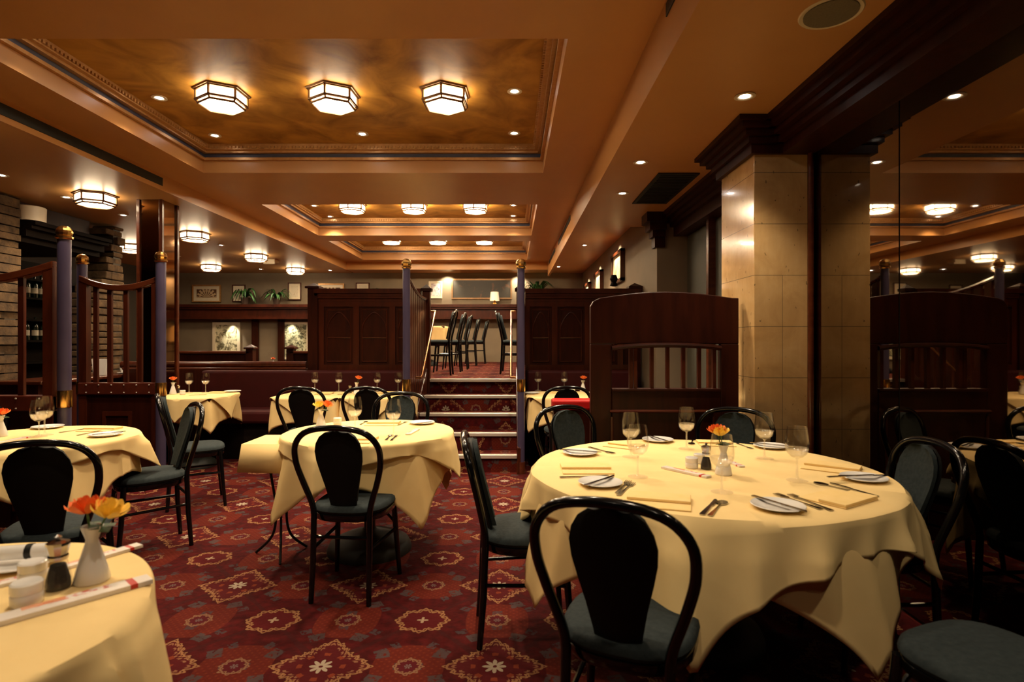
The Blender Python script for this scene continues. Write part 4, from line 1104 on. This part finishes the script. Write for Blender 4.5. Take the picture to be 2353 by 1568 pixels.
# middle table -----------------------------------------------
at(WG, (816, 992), 'wine glass on the middle table, left of the pair', grp='wine glasses', scale=1.02)
at(WG, (905, 1001), 'wine glass on the middle table, right of the pair', grp='wine glasses', scale=1.02)
at(PL, (970, 974), 'white side plate on the middle table', grp='side plates')
lay(KN, (925, 978), (1010, 968), 'butter knife resting on the middle table side plate', z=ZC + .016, grp='butter knives on plates', scale=.82)
lay(NP, (760, 1012), (875, 1014), 'folded cream napkin at the front of the middle table', grp='napkins')
lay(NP, (840, 975), (920, 975), 'folded cream napkin at the back of the middle table', grp='napkins')
lay(FK, (880, 1020), (905, 994), 'fork right of the front napkin on the middle table', grp='forks', scale=.9)
lay(KN, (892, 1021), (918, 995), 'table knife right of the front napkin on the middle table', grp='table knives', scale=.9)
lay(SP_, (826, 978), (845, 968), 'spoon left of the back napkin on the middle table', grp='spoons', scale=.8)
lay(FK, (915, 978), (935, 970), 'fork at the back of the middle table beside the plate', grp='forks', scale=.8)
lay(PK, (932, 1003), (965, 985), 'white and red breadstick packet on the middle table', grp='breadstick packets', scale=.9)
at(PT, (776, 976), 'white candle pot on the middle table', grp='candle pots')
x, y = P2(738, 985); vase(x, y, ZC, 'white bud vase with yellow and orange roses on the middle table', [('rose_yellow', -.012, .0, .02), ('rose_orange', .035, .012, .02)], 1.0)
# left table --------------------------------------------------
at(WG, (90, 1004), 'wine glass on the left round table, left of the overlapping pair', grp='wine glasses', scale=1.03)
at(WG, (103, 1000), 'wine glass on the left round table, right of the overlapping pair', grp='wine glasses', scale=1.1)
at(PL, (243, 1002), 'white side plate at the right edge of the left round table', grp='side plates')
lay(KN, (205, 1001), (295, 991), 'butter knife resting on the left table right edge plate', z=ZC + .016, grp='butter knives on plates', scale=.82)
at(PL, (110, 984), 'white side plate at the back of the left round table', grp='side plates')
lay(NP, (190, 988), (270, 988), 'folded cream napkin at the back right of the left table', grp='napkins', scale=.9)
lay(FK, (150, 993), (185, 988), 'fork beside the back plate on the left table', grp='forks', scale=.8)
lay(FK, (185, 1000), (225, 992), 'fork beside the right edge plate on the left table', grp='forks', scale=.9)
lay(PK, (15, 1016), (45, 1010), 'breadstick packet at the left of the left round table', grp='breadstick packets', scale=.9)
x, y = P2(2, 1003); vase(x, y, ZC, 'bud vase with an orange rose cut by the left picture edge', [('rose_orange', .008, .0, .01)], 1.0)
# foreground left table ---------------------------------------
x, y = P2(212, 1335); vase(x, y, ZC, 'white bud vase with orange and yellow roses in the bottom left foreground', [('rose_orange', -.012, .0, .034), ('rose_yellow', .036, .0, .026)], 1.04)
at(PM, (134, 1352), 'glass pepper mill with crown top in the bottom left foreground', grp='pepper mills', scale=1.06)
at(PT, (62, 1388), 'white candle pot in the bottom left foreground, front one', grp='candle pots', scale=1.05)
at(PT, (75, 1335), 'white candle pot in the bottom left foreground, behind the front one', grp='candle pots', scale=1.0)
lay(PK, (-20, 1437), (335, 1338), 'long white and red breadstick packet in the bottom left foreground', grp='breadstick packets', scale=1.25)
lay(PK, (165, 1302), (280, 1268), 'red printed breadstick packet behind the foreground vase', grp='breadstick packets', scale=.9)
lay(PK, (-60, 1362), (25, 1340), 'breadstick packet cut by the left picture edge', grp='breadstick packets', scale=.9)
at(PL, (50, 1298), 'white side plate at the back of the foreground table', grp='side plates')
x, y = P2(85, 1300)
e = empty('napkin_roll', (x, y, ZC)); tag(e, 'white rolled napkin with dark ring behind the foreground candle pots', 'napkin')
MB().tube([(-.09, -.005, .032), (.05, .03, .032)], .018, 14).build('roll', 'ceramic', e, smooth=True)
MB().tube([(-.032, .0095, .032), (-.018, .013, .032)], .0195, 14).build('ring', 'iron', e, smooth=True)
# back tables --------------------------------------------------
for p, lab in (((435, 903), 'wine glass on the back corner table, left one'), ((473, 903), 'wine glass on the back corner table, right one'),
               ((724, 900), 'wine glass on the left banquette table, outer one'), ((779, 900), 'wine glass on the left banquette table, inner one'),
               ((867, 900), 'wine glass on the banquette table beside the stairs, left one'), ((915, 900), 'wine glass on the banquette table beside the stairs, right one'),
               ((1237, 898), 'wine glass on the table right of the stairs, left one'), ((1297, 898), 'wine glass on the table right of the stairs, right one')):
    at(WG, p, lab, grp='wine glasses', scale=1.0)
at(PL, (535, 901), 'white side plate on the back corner table', grp='side plates')
at(PL, (1222, 905), 'white side plate on the table right of the stairs', grp='side plates')
for p, lab in (((500, 903), 'on the back corner table'), ((745, 905), 'on the left banquette table'), ((890, 903), 'on the banquette table beside the stairs'), ((1275, 903), 'on the table right of the stairs')):
    at(NP, p, 'folded cream napkin ' + lab, grp='napkins', scale=.8)
at(KN, (455, 908), 'table knife on the back corner table', 20, grp='table knives', scale=.8)
at(KN, (790, 906), 'table knife on the left banquette table', 60, grp='table knives', scale=.8)
at(PT, (420, 907), 'white candle pot on the back corner table', grp='candle pots')
at(PT, (1317, 903), 'small pale pot on the table right of the stairs', grp='candle pots', scale=.9)
at(PM, (411, 903), 'pepper mill on the back corner table', grp='pepper mills', scale=.8)
at(PM, (805, 903), 'pepper mill on the banquette tables before the stairs', grp='pepper mills', scale=.8)
x, y = P2(398, 906); vase(x, y, ZC, 'bud vase with a flat orange flower on the back corner table', [('rose_orange', 0, 0, .03)], 1.0)
x, y = P2(820, 906); vase(x, y, ZC, 'bud vase with an orange rose on the banquette tables before the stairs', [('rose_orange', .02, 0, .04)], 1.0)
x, y = P2(1340, 900); vase(x, y, ZC, 'bud vase with an orange rose on the table right of the stairs', [('rose_orange', .006, 0, .02)], 1.0)
# rose glimpsed on the booth wall
x, z = py(630, 832, 8.0)
vase(-3.36, 8.0, .98, 'bud vase with a flower glimpsed between the booth backs', [('rose_orange', .0, 0, -.02)], .8)
table(-3.4, 8.0, rd(.3), 'small round table between the booth backs', .2).scale = (1, 1, 1.317)

# ------------------------------------------------------------------ light, world, camera
w = bpy.data.worlds.new('world'); sc.world = w; w.use_nodes = True
w.node_tree.nodes['Background'].inputs[0].default_value = (1, .7, .45, 1); w.node_tree.nodes['Background'].inputs[1].default_value = .01
cam = bpy.data.cameras.new('camera'); co = bpy.data.objects.new('camera', cam); COL.objects.link(co)
co.location = (0, 0, H); co.rotation_euler = (PI / 2, 0, 0)
cam.sensor_width = 36; cam.lens = F * 36 / 2353; cam.clip_start = .05
cam.dof.use_dof = True; cam.dof.focus_distance = 5.0; cam.dof.aperture_fstop = 3.2
sc.camera = co
sc.view_settings.view_transform = 'Standard'; sc.view_settings.look = 'None'; sc.view_settings.exposure = .18
sc.cycles.use_denoising = True
sc.cycles.max_bounces = 10; sc.cycles.transparent_max_bounces = 24; sc.cycles.glossy_bounces = 6
sc.cycles.sample_clamp_indirect = 6; sc.cycles.caustics_reflective = False; sc.cycles.caustics_refractive = False
